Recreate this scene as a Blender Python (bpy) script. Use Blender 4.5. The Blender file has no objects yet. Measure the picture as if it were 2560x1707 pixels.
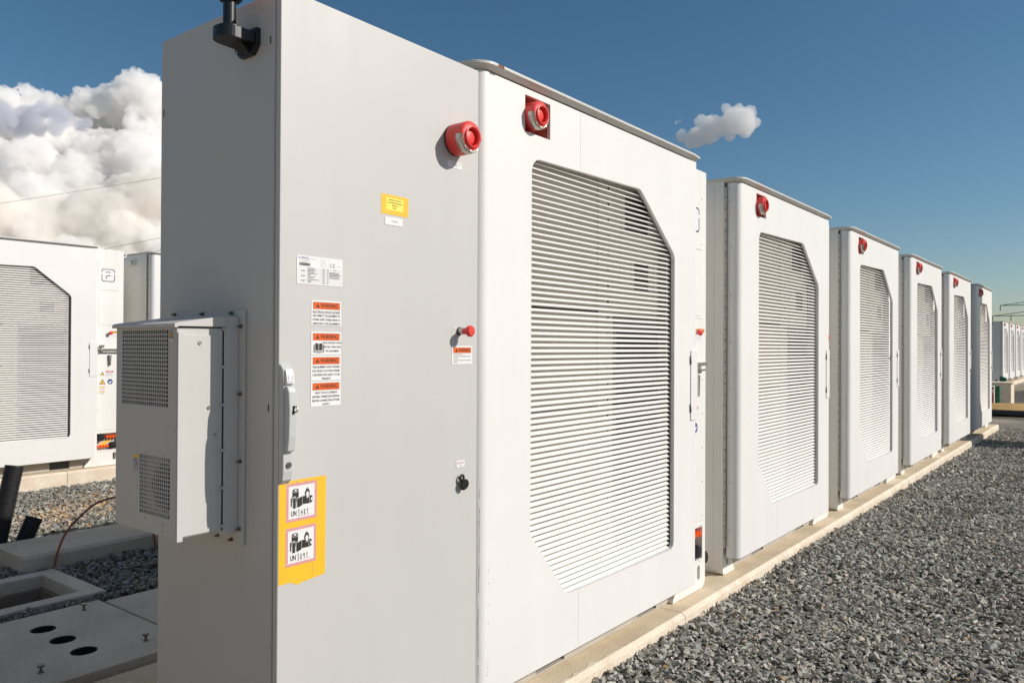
import bpy, bmesh, math, random
import numpy as np
from mathutils import Vector, Matrix
from mathutils.geometry import tessellate_polygon
R = math.radians
random.seed(7)
sc = bpy.context.scene
COL = sc.collection

# ------------------------------------------------------------------ camera
F_PX, YAW, PITCH, ROLL = 1966.54, 37.8428, 0.3688, 0.2847
CAM = Vector((0.0, -1.9257, 1.4637))
y_, p_, r_ = R(YAW), R(PITCH), R(ROLL)
fwd = Vector((math.cos(p_)*math.cos(y_), math.cos(p_)*math.sin(y_), math.sin(p_)))
rt = Vector((math.sin(y_), -math.cos(y_), 0)); up = rt.cross(fwd)
rt2 = rt*math.cos(r_) + up*math.sin(r_); up2 = up*math.cos(r_) - rt*math.sin(r_)
cd = bpy.data.cameras.new("camera"); cam = bpy.data.objects.new("camera", cd); COL.objects.link(cam)
cd.sensor_width = 36.0; cd.sensor_fit = 'HORIZONTAL'; cd.lens = F_PX/2560*36
cd.clip_start = 0.05; cd.clip_end = 12000
M = Matrix((rt2, up2, -fwd)).transposed().to_4x4(); M.translation = CAM
cam.matrix_world = M
sc.camera = cam

# ------------------------------------------------------------------ light
SUN = Vector((0.56, -1.0, 0.72)).normalized()
elev = math.asin(SUN.z); azim = math.atan2(SUN.x, SUN.y)
w = bpy.data.worlds.new("World"); sc.world = w; w.use_nodes = True
nt = w.node_tree; bg = nt.nodes["Background"]
sky = nt.nodes.new("ShaderNodeTexSky"); sky.sky_type = 'NISHITA'; sky.sun_disc = False
sky.sun_elevation = elev; sky.sun_rotation = azim
sky.altitude = 300; sky.air_density = 1.0; sky.dust_density = 0.6; sky.ozone_density = 2.5
hs = nt.nodes.new('ShaderNodeHueSaturation'); hs.inputs['Saturation'].default_value = 1.18; hs.inputs['Hue'].default_value = 0.491
nt.links.new(sky.outputs[0], hs.inputs['Color']); nt.links.new(hs.outputs[0], bg.inputs[0]); bg.inputs[1].default_value = 0.079
sd = bpy.data.lights.new("sun", 'SUN'); sd.energy = 4.2; sd.angle = R(0.5); sd.color = (1.0, 0.94, 0.865)
so = bpy.data.objects.new("sun", sd); COL.objects.link(so)
so.rotation_euler = (-SUN).to_track_quat('-Z', 'Y').to_euler()
sc.view_settings.view_transform = 'Standard'; sc.view_settings.look = 'None'
sc.view_settings.exposure = 0.0; sc.view_settings.gamma = 1.0
sc.render.engine = 'CYCLES'
sc.cycles.use_denoising = True
sc.cycles.max_bounces = 8; sc.cycles.diffuse_bounces = 6; sc.cycles.transparent_max_bounces = 40; sc.cycles.volume_bounces = 24; sc.cycles.max_bounces = 26; sc.cycles.glossy_bounces = 4; sc.cycles.transmission_bounces = 8

# ------------------------------------------------------------------ materials
def mat(name, col, rough=0.5, metal=0.0, var=0.0, vscale=3.0, bump=0.0, bscale=200.0, spec=0.5, col2=None, v2=0.5, detail=6, **kw):
    m = bpy.data.materials.new(name); m.use_nodes = True
    n = m.node_tree; b = n.nodes["Principled BSDF"]
    b.inputs["Base Color"].default_value = (*col, 1); b.inputs["Roughness"].default_value = rough
    b.inputs["Metallic"].default_value = metal; b.inputs["Specular IOR Level"].default_value = spec
    tc = n.nodes.new("ShaderNodeTexCoord")
    if var > 0 or col2:
        no = n.nodes.new("ShaderNodeTexNoise"); no.inputs["Scale"].default_value = vscale; no.inputs["Detail"].default_value = detail
        no.inputs["Roughness"].default_value = 0.6
        n.links.new(tc.outputs["Object"], no.inputs["Vector"])
        cr = n.nodes.new("ShaderNodeValToRGB")
        c2 = col2 if col2 else tuple(max(0, c*(1-var)) for c in col)
        cr.color_ramp.elements[0].position = v2-0.2; cr.color_ramp.elements[0].color = (*c2, 1)
        cr.color_ramp.elements[1].position = v2+0.2; cr.color_ramp.elements[1].color = (*col, 1)
        n.links.new(no.outputs["Fac"], cr.inputs[0]); n.links.new(cr.outputs[0], b.inputs["Base Color"])
    if bump > 0:
        nb = n.nodes.new("ShaderNodeTexNoise"); nb.inputs["Scale"].default_value = bscale; nb.inputs["Detail"].default_value = 4
        n.links.new(tc.outputs["Object"], nb.inputs["Vector"])
        bp = n.nodes.new("ShaderNodeBump"); bp.inputs["Strength"].default_value = bump; bp.inputs["Distance"].default_value = 0.01
        n.links.new(nb.outputs["Fac"], bp.inputs["Height"]); n.links.new(bp.outputs[0], b.inputs["Normal"])
    for k, v in kw.items():
        b.inputs[k.replace('_', ' ')].default_value = v
    return m
WHITE = mat("white_paint", (0.81, 0.785, 0.755), 0.5, var=0.035, vscale=1.6, bump=0.03, bscale=60)
WHITE2 = mat("white_paint_frame", (0.83, 0.81, 0.765), 0.5, var=0.06, vscale=2.2, bump=0.03, bscale=60)
GREY = mat("light_grey_paint", (0.565, 0.552, 0.528), 0.36, var=0.035, vscale=1.3, bump=0.05, bscale=400)
GREYD = mat("grey_plastic", (0.52, 0.53, 0.52), 0.4)
INNER = mat("inner_grey_panel", (0.70, 0.66, 0.59), 0.6, var=0.12, vscale=5)
INNER2 = mat("inner_light_strip", (0.66, 0.63, 0.57), 0.5)
DARK = mat("dark_void", (0.02, 0.02, 0.02), 0.8)
DARKG = mat("dark_grey", (0.07, 0.07, 0.07), 0.6)
BLACK = mat("black_plastic", (0.012, 0.013, 0.015), 0.38)
RUBBER = mat("black_rubber", (0.02, 0.02, 0.021), 0.55, var=0.3, vscale=30)
STEEL = mat("brushed_steel", (0.55, 0.53, 0.5), 0.32, 1.0, var=0.2, vscale=40)
STEELD = mat("weathered_steel", (0.30, 0.27, 0.24), 0.45, 0.8, var=0.4, vscale=30)
BRASS = mat("brass", (0.65, 0.5, 0.18), 0.35, 1.0)
RUST = mat("rust", (0.22, 0.09, 0.04), 0.8, var=0.5, vscale=60)
ROOF = mat("roof_sheet", (0.66, 0.65, 0.61), 0.45, var=0.1, vscale=3)
RED = mat("red_plastic", (0.78, 0.055, 0.045), 0.45, var=0.1, vscale=20)
REDD = mat("red_bounce_recess", (0.50, 0.17, 0.12), 0.5, var=0.25, vscale=25)  # red light bounced off the siren is put into the wall colour
CHROME = mat("faceted_lens", (0.52, 0.48, 0.42), 0.32, 0.7)
ORANGE = mat("orange_plastic", (0.9, 0.12, 0.01), 0.4)
LBL_W = mat("label_white", (0.80, 0.79, 0.78), 0.35)
LBL_G = mat("label_grey", (0.5, 0.5, 0.52), 0.4)
LBL_O = mat("label_orange", (0.80, 0.12, 0.012), 0.35)
LBL_Y = mat("label_yellow", (0.95, 0.52, 0.03), 0.45, var=0.06, vscale=12)
LBL_LY = mat("label_lemon", (0.95, 0.78, 0.12), 0.4)
LBL_K = mat("label_ink", (0.03, 0.025, 0.02), 0.5)
LBL_GI = mat("label_grey_ink", (0.32, 0.31, 0.31), 0.5)
LBL_R = mat("label_red", (0.62, 0.03, 0.035), 0.4)
LBL_B = mat("label_blue", (0.03, 0.07, 0.25), 0.4)
AMBER = mat("amber_lens", (0.9, 0.16, 0.02), 0.15, Transmission_Weight=0.4)

def weather(m, amt=.05, wav=.25):
    n = m.node_tree; b = n.nodes["Principled BSDF"]; tc = [x for x in n.nodes if x.type == 'TEX_COORD'][0]
    mp = n.nodes.new("ShaderNodeMapping"); mp.inputs["Scale"].default_value = (9, 9, .5); n.links.new(tc.outputs["Object"], mp.inputs[0])
    no = n.nodes.new("ShaderNodeTexNoise"); no.inputs["Scale"].default_value = 1.5; no.inputs["Detail"].default_value = 7; n.links.new(mp.outputs[0], no.inputs["Vector"])
    r_ = n.nodes.new("ShaderNodeMapRange"); r_.inputs["From Min"].default_value = .35; r_.inputs["From Max"].default_value = .6; r_.inputs["To Min"].default_value = 1-amt; r_.inputs["To Max"].default_value = 1
    n.links.new(no.outputs["Fac"], r_.inputs["Value"])
    src = b.inputs["Base Color"].links[0].from_socket
    vm = n.nodes.new("ShaderNodeVectorMath"); vm.operation = 'SCALE'; n.links.new(src, vm.inputs[0]); n.links.new(r_.outputs[0], vm.inputs["Scale"]); n.links.new(vm.outputs[0], b.inputs["Base Color"])
    n2 = n.nodes.new("ShaderNodeTexNoise"); n2.inputs["Scale"].default_value = 1.7; n2.inputs["Detail"].default_value = 2; n.links.new(tc.outputs["Object"], n2.inputs["Vector"])
    bp = n.nodes.new("ShaderNodeBump"); bp.inputs["Strength"].default_value = wav; bp.inputs["Distance"].default_value = .02
    n.links.new(n2.outputs["Fac"], bp.inputs["Height"]); n.links.new(bp.outputs[0], [x for x in n.nodes if x.type == 'BUMP'][0].inputs["Normal"])
    r3 = n.nodes.new("ShaderNodeMapRange"); r3.inputs["To Min"].default_value = .34; r3.inputs["To Max"].default_value = .62; n.links.new(no.outputs["Fac"], r3.inputs["Value"]); n.links.new(r3.outputs[0], b.inputs["Roughness"])
weather(GREY, .009, .35); weather(WHITE, .007, .25); weather(WHITE2, .035, .2)
def concrete(name, c1, c2, scale=3.0, bump=0.35, crack=False):
    m = mat(name, c1, 0.85, col2=c2, vscale=scale, v2=0.48, detail=10, spec=0.25)
    n = m.node_tree; b = n.nodes["Principled BSDF"]; tc = [x for x in n.nodes if x.type == 'TEX_COORD'][0]
    nb = n.nodes.new("ShaderNodeTexNoise"); nb.inputs["Scale"].default_value = 45; nb.inputs["Detail"].default_value = 8
    n.links.new(tc.outputs["Object"], nb.inputs["Vector"])
    bp = n.nodes.new("ShaderNodeBump"); bp.inputs["Strength"].default_value = bump; bp.inputs["Distance"].default_value = 0.006
    n.links.new(nb.outputs["Fac"], bp.inputs["Height"]); n.links.new(bp.outputs[0], b.inputs["Normal"])
    # fine speckle
    n2 = n.nodes.new("ShaderNodeTexNoise"); n2.inputs["Scale"].default_value = 160; n2.inputs["Detail"].default_value = 3
    n.links.new(tc.outputs["Object"], n2.inputs["Vector"])
    mx = n.nodes.new("ShaderNodeMix"); mx.data_type = 'RGBA'; mx.blend_type = 'MULTIPLY'
    r2 = n.nodes.new("ShaderNodeValToRGB"); r2.color_ramp.elements[0].position = 0.3; r2.color_ramp.elements[0].color = (0.72, 0.71, 0.70, 1)
    r2.color_ramp.elements[1].position = 0.55; r2.color_ramp.elements[1].color = (1, 1, 1, 1)
    n.links.new(n2.outputs["Fac"], r2.inputs[0])
    cr = [x for x in n.nodes if x.type == 'VALTORGB' and x != r2][0]
    mx.inputs["Factor"].default_value = 1
    n.links.new(cr.outputs[0], mx.inputs["A"]); n.links.new(r2.outputs[0], mx.inputs["B"])
    n.links.new(mx.outputs["Result"], b.inputs["Base Color"])
    return m
PAD = concrete("tan_concrete", (0.76, 0.645, 0.475), (0.58, 0.47, 0.32), 3)
PADE = concrete("pale_concrete_edge", (0.86, 0.775, 0.63), (0.70, 0.55, 0.41), 6)  # paler copy of the plinth concrete; the edge highlight is in its colour
PREC = concrete("grey_precast_concrete", (0.72, 0.63, 0.53), (0.54, 0.46, 0.38), 2.2, .7)
STRIP = concrete("warm_grey_concrete", (0.66, 0.57, 0.47), (0.54, 0.45, 0.35), 3, .5)

# ------------------------------------------------------------------ mesh builder
class MB:
    def __init__(s): s.v = []; s.f = []; s.m = []; s.sm = []
    def add(s, vs, fs, mi=0, smooth=False):
        o = len(s.v); s.v += [tuple(v) for v in vs]
        for f in fs: s.f.append(tuple(o+i for i in f)); s.m.append(mi); s.sm.append(smooth)
        return s
    def box(s, x0, y0, z0, x1, y1, z1, mi=0):
        if x0 > x1: x0, x1 = x1, x0
        if y0 > y1: y0, y1 = y1, y0
        if z0 > z1: z0, z1 = z1, z0
        vs = [(x0,y0,z0),(x1,y0,z0),(x1,y1,z0),(x0,y1,z0),(x0,y0,z1),(x1,y0,z1),(x1,y1,z1),(x0,y1,z1)]
        return s.add(vs, [(0,3,2,1),(4,5,6,7),(0,1,5,4),(1,2,6,5),(2,3,7,6),(3,0,4,7)], mi)
    def prism(s, outer, fn, d0, d1, mi=0, holes=(), mi_side=None, caps=(1, 1)):
        # outer/holes: lists of (u,v); fn(u,v,d)->xyz
        ms = mi if mi_side is None else mi_side
        loops = [list(outer)] + [list(h) for h in holes]
        tris = tessellate_polygon([[Vector((u, v, 0)) for u, v in L] for L in loops])
        flat = [p for L in loops for p in L]; n = len(flat)
        vs = [fn(u, v, d0) for u, v in flat] + [fn(u, v, d1) for u, v in flat]
        fs = []
        if caps[0]: fs += [tuple(t) for t in tris]
        if caps[1]: fs += [tuple(n+i for i in reversed(t)) for t in tris]
        s.add(vs, fs, mi)
        o = len(s.v) - len(vs); k = 0
        for L in loops:
            for i in range(len(L)):
                a, b = k+i, k+(i+1) % len(L)
                s.f.append((o+a, o+b, o+n+b, o+n+a)); s.m.append(ms); s.sm.append(False)
            k += len(L)
        return s
    def cyl(s, p0, p1, r, n=16, mi=0, r1=None, caps=True, smooth=True):
        p0, p1 = Vector(p0), Vector(p1); d = (p1-p0).normalized(); r1 = r if r1 is None else r1
        a = d.orthogonal().normalized(); b = d.cross(a)
        c = [(math.cos(2*math.pi*i/n), math.sin(2*math.pi*i/n)) for i in range(n)]
        vs = [p0+(a*x+b*y)*r for x, y in c] + [p1+(a*x+b*y)*r1 for x, y in c]
        s.add(vs, [(i, (i+1) % n, n+(i+1) % n, n+i) for i in range(n)], mi, smooth)
        if caps:
            s.add(vs[:n], [tuple(reversed(range(n)))], mi); s.add(vs[n:], [tuple(range(n))], mi)
        return s
    def lathe(s, prof, o, ax, n=32, mi=0, a0=0.0, a1=360.0, ref=None, smooth=True):
        # prof: list of (radius, distance along ax)
        o, ax = Vector(o), Vector(ax).normalized()
        a = Vector(ref).normalized() if ref else ax.orthogonal().normalized(); b = ax.cross(a)
        full = abs(a1-a0) >= 359.9; k = n if full else n+1
        vs = []
        for r, d in prof:
            for i in range(k):
                t = R(a0+(a1-a0)*i/n); vs.append(o+ax*d+(a*math.cos(t)+b*math.sin(t))*r)
        fs = []
        for j in range(len(prof)-1):
            for i in range(n):
                i2 = (i+1) % k; fs.append((j*k+i, j*k+i2, (j+1)*k+i2, (j+1)*k+i))
        return s.add(vs, fs, mi, smooth)
    def tube(s, pts, r, n=10, mi=0, ribs=None):
        pts = [Vector(p) for p in pts]; rings = []; a = None
        for i, p in enumerate(pts):
            d = (pts[min(i+1, len(pts)-1)] - pts[max(i-1, 0)]).normalized()
            a = d.orthogonal().normalized() if a is None else (a - d*a.dot(d)).normalized()
            b = d.cross(a); rr = r if ribs is None else ribs[i]
            rings.append([p+(a*math.cos(2*math.pi*k/n)+b*math.sin(2*math.pi*k/n))*rr for k in range(n)])
        vs = [v for g in rings for v in g]
        fs = [(j*n+k, j*n+(k+1) % n, (j+1)*n+(k+1) % n, (j+1)*n+k) for j in range(len(pts)-1) for k in range(n)]
        return s.add(vs, fs, mi, True)
    def build(s, name, mats, parent=None, off=(0, 0, 0), bevel=0, segs=2, label=None, smooth_all=False):
        me = bpy.data.meshes.new(name)
        ox, oy, oz = off
        me.from_pydata([(v[0]-ox, v[1]-oy, v[2]-oz) for v in s.v], [], s.f)
        if not isinstance(mats, (list, tuple)): mats = [mats]
        for m in mats: me.materials.append(m)
        me.polygons.foreach_set("material_index", s.m)
        me.polygons.foreach_set("use_smooth", [bool(x) or smooth_all for x in s.sm])
        bm = bmesh.new(); bm.from_mesh(me)
        bmesh.ops.remove_doubles(bm, verts=bm.verts, dist=1e-5)
        bmesh.ops.recalc_face_normals(bm, faces=bm.faces)
        for e_ in bm.edges:
            if len(e_.link_faces) == 2 and e_.calc_face_angle(0) > R(38): e_.smooth = False
            if len(e_.link_faces) > 2: e_.smooth = False
        bm.to_mesh(me); bm.free(); me.update()
        o = bpy.data.objects.new(name, me); COL.objects.link(o)
        if parent is not None: o.parent = parent
        if bevel > 0:
            b = o.modifiers.new("bevel", 'BEVEL'); b.width = bevel; b.segments = segs; b.limit_method = 'ANGLE'; b.angle_limit = R(40)
            b.harden_normals = True
        if label: o['label'] = label
        return o

def empty(name, loc, label, cat, group=None):
    o = bpy.data.objects.new(name, None); COL.objects.link(o); o.location = loc; o.empty_display_size = 0.2
    o['label'] = label; o['category'] = cat
    if group: o['group'] = group
    return o
def tag(o, label, cat, group=None, kind=None):
    if label: o['label'] = label
    if cat: o['category'] = cat
    if group: o['group'] = group
    if kind: o['kind'] = kind
    return o
def XZ(u, v, d): return (u, d, v)       # front plane polygon, depth = y
def XY(u, v, d): return (u, v, d)
def YZ(u, v, d): return (d, u, v)
def rrect(x0, z0, x1, z1, r, n=5):
    out = []
    for cx, cz, a in ((x1-r, z1-r, 0), (x0+r, z1-r, 90), (x0+r, z0+r, 180), (x1-r, z0+r, 270)):
        for i in range(n+1):
            t = R(a+90*i/n); out.append((cx+r*math.cos(t), cz+r*math.sin(t)))
    return out
def rpoly(pts, r, n=5):
    out = []; N = len(pts)
    for i in range(N):
        p = Vector(pts[i]); a = Vector(pts[i-1])-p; b = Vector(pts[(i+1) % N])-p
        rr = r[i] if isinstance(r, (list, tuple)) else r
        if rr <= 0: out.append(tuple(p)); continue
        an = a.angle(b)/2; t = rr/math.tan(an); a.normalize(); b.normalize()
        c = p+(a+b).normalized()*(rr/math.sin(an)); s0 = p+a*t-c; s1 = p+b*t-c
        for k in range(n+1):
            th = s0.angle(s1); f = k/n
            q = (s0*math.sin((1-f)*th)+s1*math.sin(f*th))/math.sin(th)
            out.append(tuple(c+q))
    return out
_tc = {}
def text_geo(t, size, bold=0.0):
    k = (t, bold)
    if k not in _tc:
        c = bpy.data.curves.new("t", 'FONT'); c.body = t; c.size = 1; c.resolution_u = 2; c.offset = bold
        c.align_x = 'CENTER'; c.align_y = 'CENTER'
        ob = bpy.data.objects.new("t", c); COL.objects.link(ob)
        dg = bpy.context.evaluated_depsgraph_get(); me = bpy.data.meshes.new_from_object(ob.evaluated_get(dg))
        _tc[k] = ([tuple(v.co) for v in me.vertices], [tuple(p.vertices) for p in me.polygons])
        bpy.data.objects.remove(ob); bpy.data.curves.remove(c); bpy.data.meshes.remove(me)
    vs, fs = _tc[k]
    return [(x*size, y*size) for x, y, z in vs], fs
LMATS = [LBL_W, LBL_O, LBL_K, LBL_Y, LBL_R, LBL_B, LBL_LY, LBL_G, LBL_GI]
class Label:
    """flat printed plate; u right, v up, n outwards, measured in metres from its lower left corner"""
    def __init__(s, origin, w, h, t=0.0012, U=(1, 0, 0), V=(0, 0, 1), N=(0, -1, 0), bg=0, outline=None):
        s.o, s.U, s.V, s.N = Vector(origin), Vector(U), Vector(V), Vector(N); s.w, s.h, s.t = w, h, t; s.mb = MB(); s.lv = 0
        ol = outline or [(0, 0), (w, 0), (w, h), (0, h)]
        s.mb.prism(ol, lambda u, v, d: s.P(u, v, d), 0.0002, t, bg)
    def P(s, u, v, d): return tuple(s.o+s.U*u+s.V*v+s.N*d)
    def poly(s, pts, mi, lv=1):
        s.mb.add([s.P(u, v, s.t+0.00025*lv) for u, v in pts], [tuple(range(len(pts)))], mi); return s
    def rect(s, x0, y0, x1, y1, mi, lv=1): return s.poly([(x0, y0), (x1, y0), (x1, y1), (x0, y1)], mi, lv)
    def text(s, t, cx, cy, size, mi=2, lv=2, bold=0.0, fit=None, sx=1.0):
        vs, fs = text_geo(t, size, bold)
        if fit:
            wd = max(x for x, y in vs)-min(x for x, y in vs); sx = fit/wd
        s.mb.add([s.P(cx+x*sx, cy+y, s.t+0.00025*lv) for x, y in vs], fs, mi); return s
    def stroke(s, pts, wd, mi, lv=2):
        for (x0, y0), (x1, y1) in zip(pts[:-1], pts[1:]):
            d = Vector((x1-x0, y1-y0)); L = d.length
            if L < 1e-7: continue
            d /= L; n = Vector((-d.y, d.x))*wd/2; e = d*wd*0.3
            s.poly([(x0-e.x+n.x, y0-e.y+n.y), (x0-e.x-n.x, y0-e.y-n.y), (x1+e.x-n.x, y1+e.y-n.y), (x1+e.x+n.x, y1+e.y+n.y)], mi, lv)
        return s
    def tri_sign(s, cx, cy, r, mi_in=3, mi_out=2, lv=1):
        T = lambda q: [(cx+q*math.cos(R(a)), cy+q*math.sin(R(a))) for a in (90, 210, 330)]
        s.poly(T(r), mi_out, lv); s.poly(T(r*0.72), mi_in, lv+1)
        s.rect(cx-r*.07, cy-r*.08, cx+r*.07, cy+r*.4, mi_out, lv+2); s.rect(cx-r*.07, cy-r*.26, cx+r*.07, cy-r*.14, mi_out, lv+2); return s
    def build(s, name, parent, off=(0, 0, 0), label=None): return s.mb.build(name, LMATS, parent, off, label=label)

# ================================================================== SETTING
def ground_sheet():
    xs = [-3000, -60, -8, 1.20, 1.29, 2.27, 2.28, 20, 60, 3200]; ys = [-3000, -60, -8, 1.9, 3.05, 3.31, 3.87, 9, 60, 4200]
    mb = MB(); Z = -0.16
    for i in range(len(xs)-1):
        for j in range(len(ys)-1):
            x0, x1, y0, y1 = xs[i], xs[i+1], ys[j], ys[j+1]
            if y0 >= 3.31-1e-6 and y1 <= 3.87+1e-6 and x0 >= 1.20-1e-6 and x1 <= 2.28+1e-6: continue
            if y0 >= 1.9-1e-6 and y1 <= 3.05+1e-6 and x0 >= 1.29-1e-6 and x1 <= 2.27+1e-6: continue
            mb.add([(x0, y0, Z), (x1, y0, Z), (x1, y1, Z), (x0, y1, Z)], [(0, 1, 2, 3)])
    m = bpy.data.materials.new("dirt_ground"); m.use_nodes = True; n = m.node_tree; b = n.nodes["Principled BSDF"]
    b.inputs["Roughness"].default_value = 0.95; b.inputs["Specular IOR Level"].default_value = 0.15
    tc = n.nodes.new("ShaderNodeTexCoord")
    no = n.nodes.new("ShaderNodeTexNoise"); no.inputs["Scale"].default_value = 0.9; no.inputs["Detail"].default_value = 12; no.inputs["Roughness"].default_value = .7
    n.links.new(tc.outputs["Object"], no.inputs["Vector"])
    cr = n.nodes.new("ShaderNodeValToRGB"); e = cr.color_ramp.elements
    e[0].position = .36; e[0].color = (0.17, 0.15, 0.12, 1); e[1].position = .62; e[1].color = (0.42, 0.35, 0.26, 1)
    k = e.new(.5); k.color = (0.30, 0.26, 0.20, 1)
    n.links.new(no.outputs["Fac"], cr.inputs[0]); n.links.new(cr.outputs[0], b.inputs["Base Color"])
    vo = n.nodes.new("ShaderNodeTexVoronoi"); vo.inputs["Scale"].default_value = 22
    n.links.new(tc.outputs["Object"], vo.inputs["Vector"])
    bp = n.nodes.new("ShaderNodeBump"); bp.inputs["Strength"].default_value = 1; bp.inputs["Distance"].default_value = 0.02
    n.links.new(vo.outputs["Distance"], bp.inputs["Height"]); n.links.new(bp.outputs[0], b.inputs["Normal"])
    o = mb.build("ground", m); o['kind'] = 'structure'
ground_sheet()

def hfun(x, y):
    return 0.012*math.sin(2.3*x+1.1*y)+0.010*math.sin(1.1*x-3.7*y+1)+0.006*math.sin(7*x+5*y)
def base_right(x, y):      # level of the crushed stone in front of the pads
    d = -0.02-y
    return -0.054-0.045*min(1, max(0, d/0.7))-0.05*min(1, max(0, (x-7)/9))+hfun(x, y)*min(1, 0.3+d*1.5)
def base_left(x, y):
    return -0.115+0.4*hfun(x*1.3, y)

GRAV = bpy.data.materials.new("crushed_slate"); GRAV.use_nodes = True
n = GRAV.node_tree; b = n.nodes["Principled BSDF"]; b.inputs["Roughness"].default_value = 0.62; b.inputs["Specular IOR Level"].default_value = 0.35
at = n.nodes.new("ShaderNodeAttribute"); at.attribute_name = "tone"
tcn = n.nodes.new("ShaderNodeTexCoord"); nn = n.nodes.new("ShaderNodeTexNoise"); nn.inputs["Scale"].default_value = 90; nn.inputs["Detail"].default_value = 4
n.links.new(tcn.outputs["Object"], nn.inputs["Vector"])
mr = n.nodes.new("ShaderNodeMapRange"); mr.inputs["To Min"].default_value = 0.75; mr.inputs["To Max"].default_value = 1.25
n.links.new(nn.outputs["Fac"], mr.inputs["Value"])
vm = n.nodes.new("ShaderNodeVectorMath"); vm.operation = 'SCALE'
n.links.new(at.outputs["Color"], vm.inputs[0]); n.links.new(mr.outputs[0], vm.inputs["Scale"]); n.links.new(vm.outputs[0], b.inputs["Base Color"])

def stone_templates(k, rng):
    T = []
    for _ in range(k):
        bm = bmesh.new()
        m_ = rng.randint(8, 11)
        for i in range(m_):
            v = Vector((rng.uniform(-1, 1), rng.uniform(-1, 1), rng.uniform(-1, 1)))
            v = v/max(abs(v.x), abs(v.y), abs(v.z), .3)*rng.uniform(.75, 1)
            bm.verts.new((v.x*1.08, v.y*0.74, v.z*0.34))
        r_ = bmesh.ops.convex_hull(bm, input=bm.verts)
        bmesh.ops.delete(bm, geom=[g for g in r_["geom_interior"] if isinstance(g, bmesh.types.BMVert)], context='VERTS')
        bmesh.ops.triangulate(bm, faces=bm.faces)
        bm.verts.ensure_lookup_table()
        vs = np.array([v.co[:] for v in bm.verts], dtype=np.float32); bm.verts.index_update()
        fs = np.array([[v.index for v in f.verts] for f in bm.faces], dtype=np.int32); bm.free()
        T.append((vs, fs))
    return T
TEMPL = stone_templates(24, random.Random(3))
def stones(name, pts, size, tones, seed, label, cat):
    """pts (N,3), size (N,), tones (N,3): one mesh of N angular chips"""
    rs = np.random.RandomState(seed); N = len(pts)
    which = rs.randint(0, len(TEMPL), N); V = []; Fc = []; Tn = []; off = 0
    for t, (vs, fs) in enumerate(TEMPL):
        idx = np.where(which == t)[0]
        if len(idx) == 0: continue
        n_ = len(idx)
        a, bb, c = rs.uniform(0, 2*np.pi, n_), rs.normal(0, .42, n_), rs.normal(0, .42, n_)
        ca, sa, cb, sb, cc, sc_ = np.cos(a), np.sin(a), np.cos(bb), np.sin(bb), np.cos(c), np.sin(c)
        Rm = np.zeros((n_, 3, 3))
        Rz = np.zeros((n_, 3, 3)); Rz[:, 0, 0] = ca; Rz[:, 0, 1] = -sa; Rz[:, 1, 0] = sa; Rz[:, 1, 1] = ca; Rz[:, 2, 2] = 1
        Rx = np.zeros((n_, 3, 3)); Rx[:, 0, 0] = 1; Rx[:, 1, 1] = cb; Rx[:, 1, 2] = -sb; Rx[:, 2, 1] = sb; Rx[:, 2, 2] = cb
        Ry = np.zeros((n_, 3, 3)); Ry[:, 1, 1] = 1; Ry[:, 0, 0] = cc; Ry[:, 0, 2] = sc_; Ry[:, 2, 0] = -sc_; Ry[:, 2, 2] = cc
        Rm = Ry @ Rx @ Rz
        S = size[idx][:, None]*rs.uniform(.75, 1.25, (n_, 3))
        W_ = np.einsum('nij,nvj->nvi', Rm, vs[None]*S[:, None, :])+pts[idx][:, None, :]
        V.append(W_.reshape(-1, 3)); nv = len(vs)
        Fc.append((fs[None]+off+(np.arange(n_)*nv)[:, None, None]).reshape(-1, 3)); off += n_*nv
        Tn.append(np.repeat(tones[idx], nv, axis=0))
    V = np.concatenate(V).astype(np.float32); Fc = np.concatenate(Fc).astype(np.int32); Tn = np.concatenate(Tn).astype(np.float32)
    me = bpy.data.meshes.new(name); me.vertices.add(len(V)); me.vertices.foreach_set("co", V.ravel())
    me.loops.add(Fc.size); me.loops.foreach_set("vertex_index", Fc.ravel())
    me.polygons.add(len(Fc)); me.polygons.foreach_set("loop_start", np.arange(len(Fc), dtype=np.int32)*3)
    me.update(calc_edges=True); me.materials.append(GRAV)
    at_ = me.color_attributes.new("tone", 'FLOAT_COLOR', 'POINT')
    at_.data.foreach_set("color", np.c_[Tn, np.ones(len(Tn))].astype(np.float32).ravel())
    me.polygons.foreach_set("use_smooth", [False]*len(Fc))
    o = bpy.data.objects.new(name, me); COL.objects.link(o)
    tag(o, label, cat, kind='stuff'); return o
def slate_tones(rs, N, tan=0.0):
    g = rs.lognormal(np.log(0.30), 0.28, N)
    t = np.stack([g*rs.uniform(1.0, 1.08, N), g*rs.uniform(.98, 1.03, N), g*rs.uniform(.82, .93, N)], 1)
    w_ = rs.rand(N); k = w_ < 0.02; t[k] = rs.uniform(.3, .5, (k.sum(), 1))*np.array([1, .96, .88])
    k = (w_ > .02) & (w_ < .026); t[k] = np.array([.40, .25, .09])*rs.uniform(.7, 1.1, (k.sum(), 1))
    k = (w_ > .03) & (w_ < .10); t[k] *= np.array([1.15, .98, .92])
    return t
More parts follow.
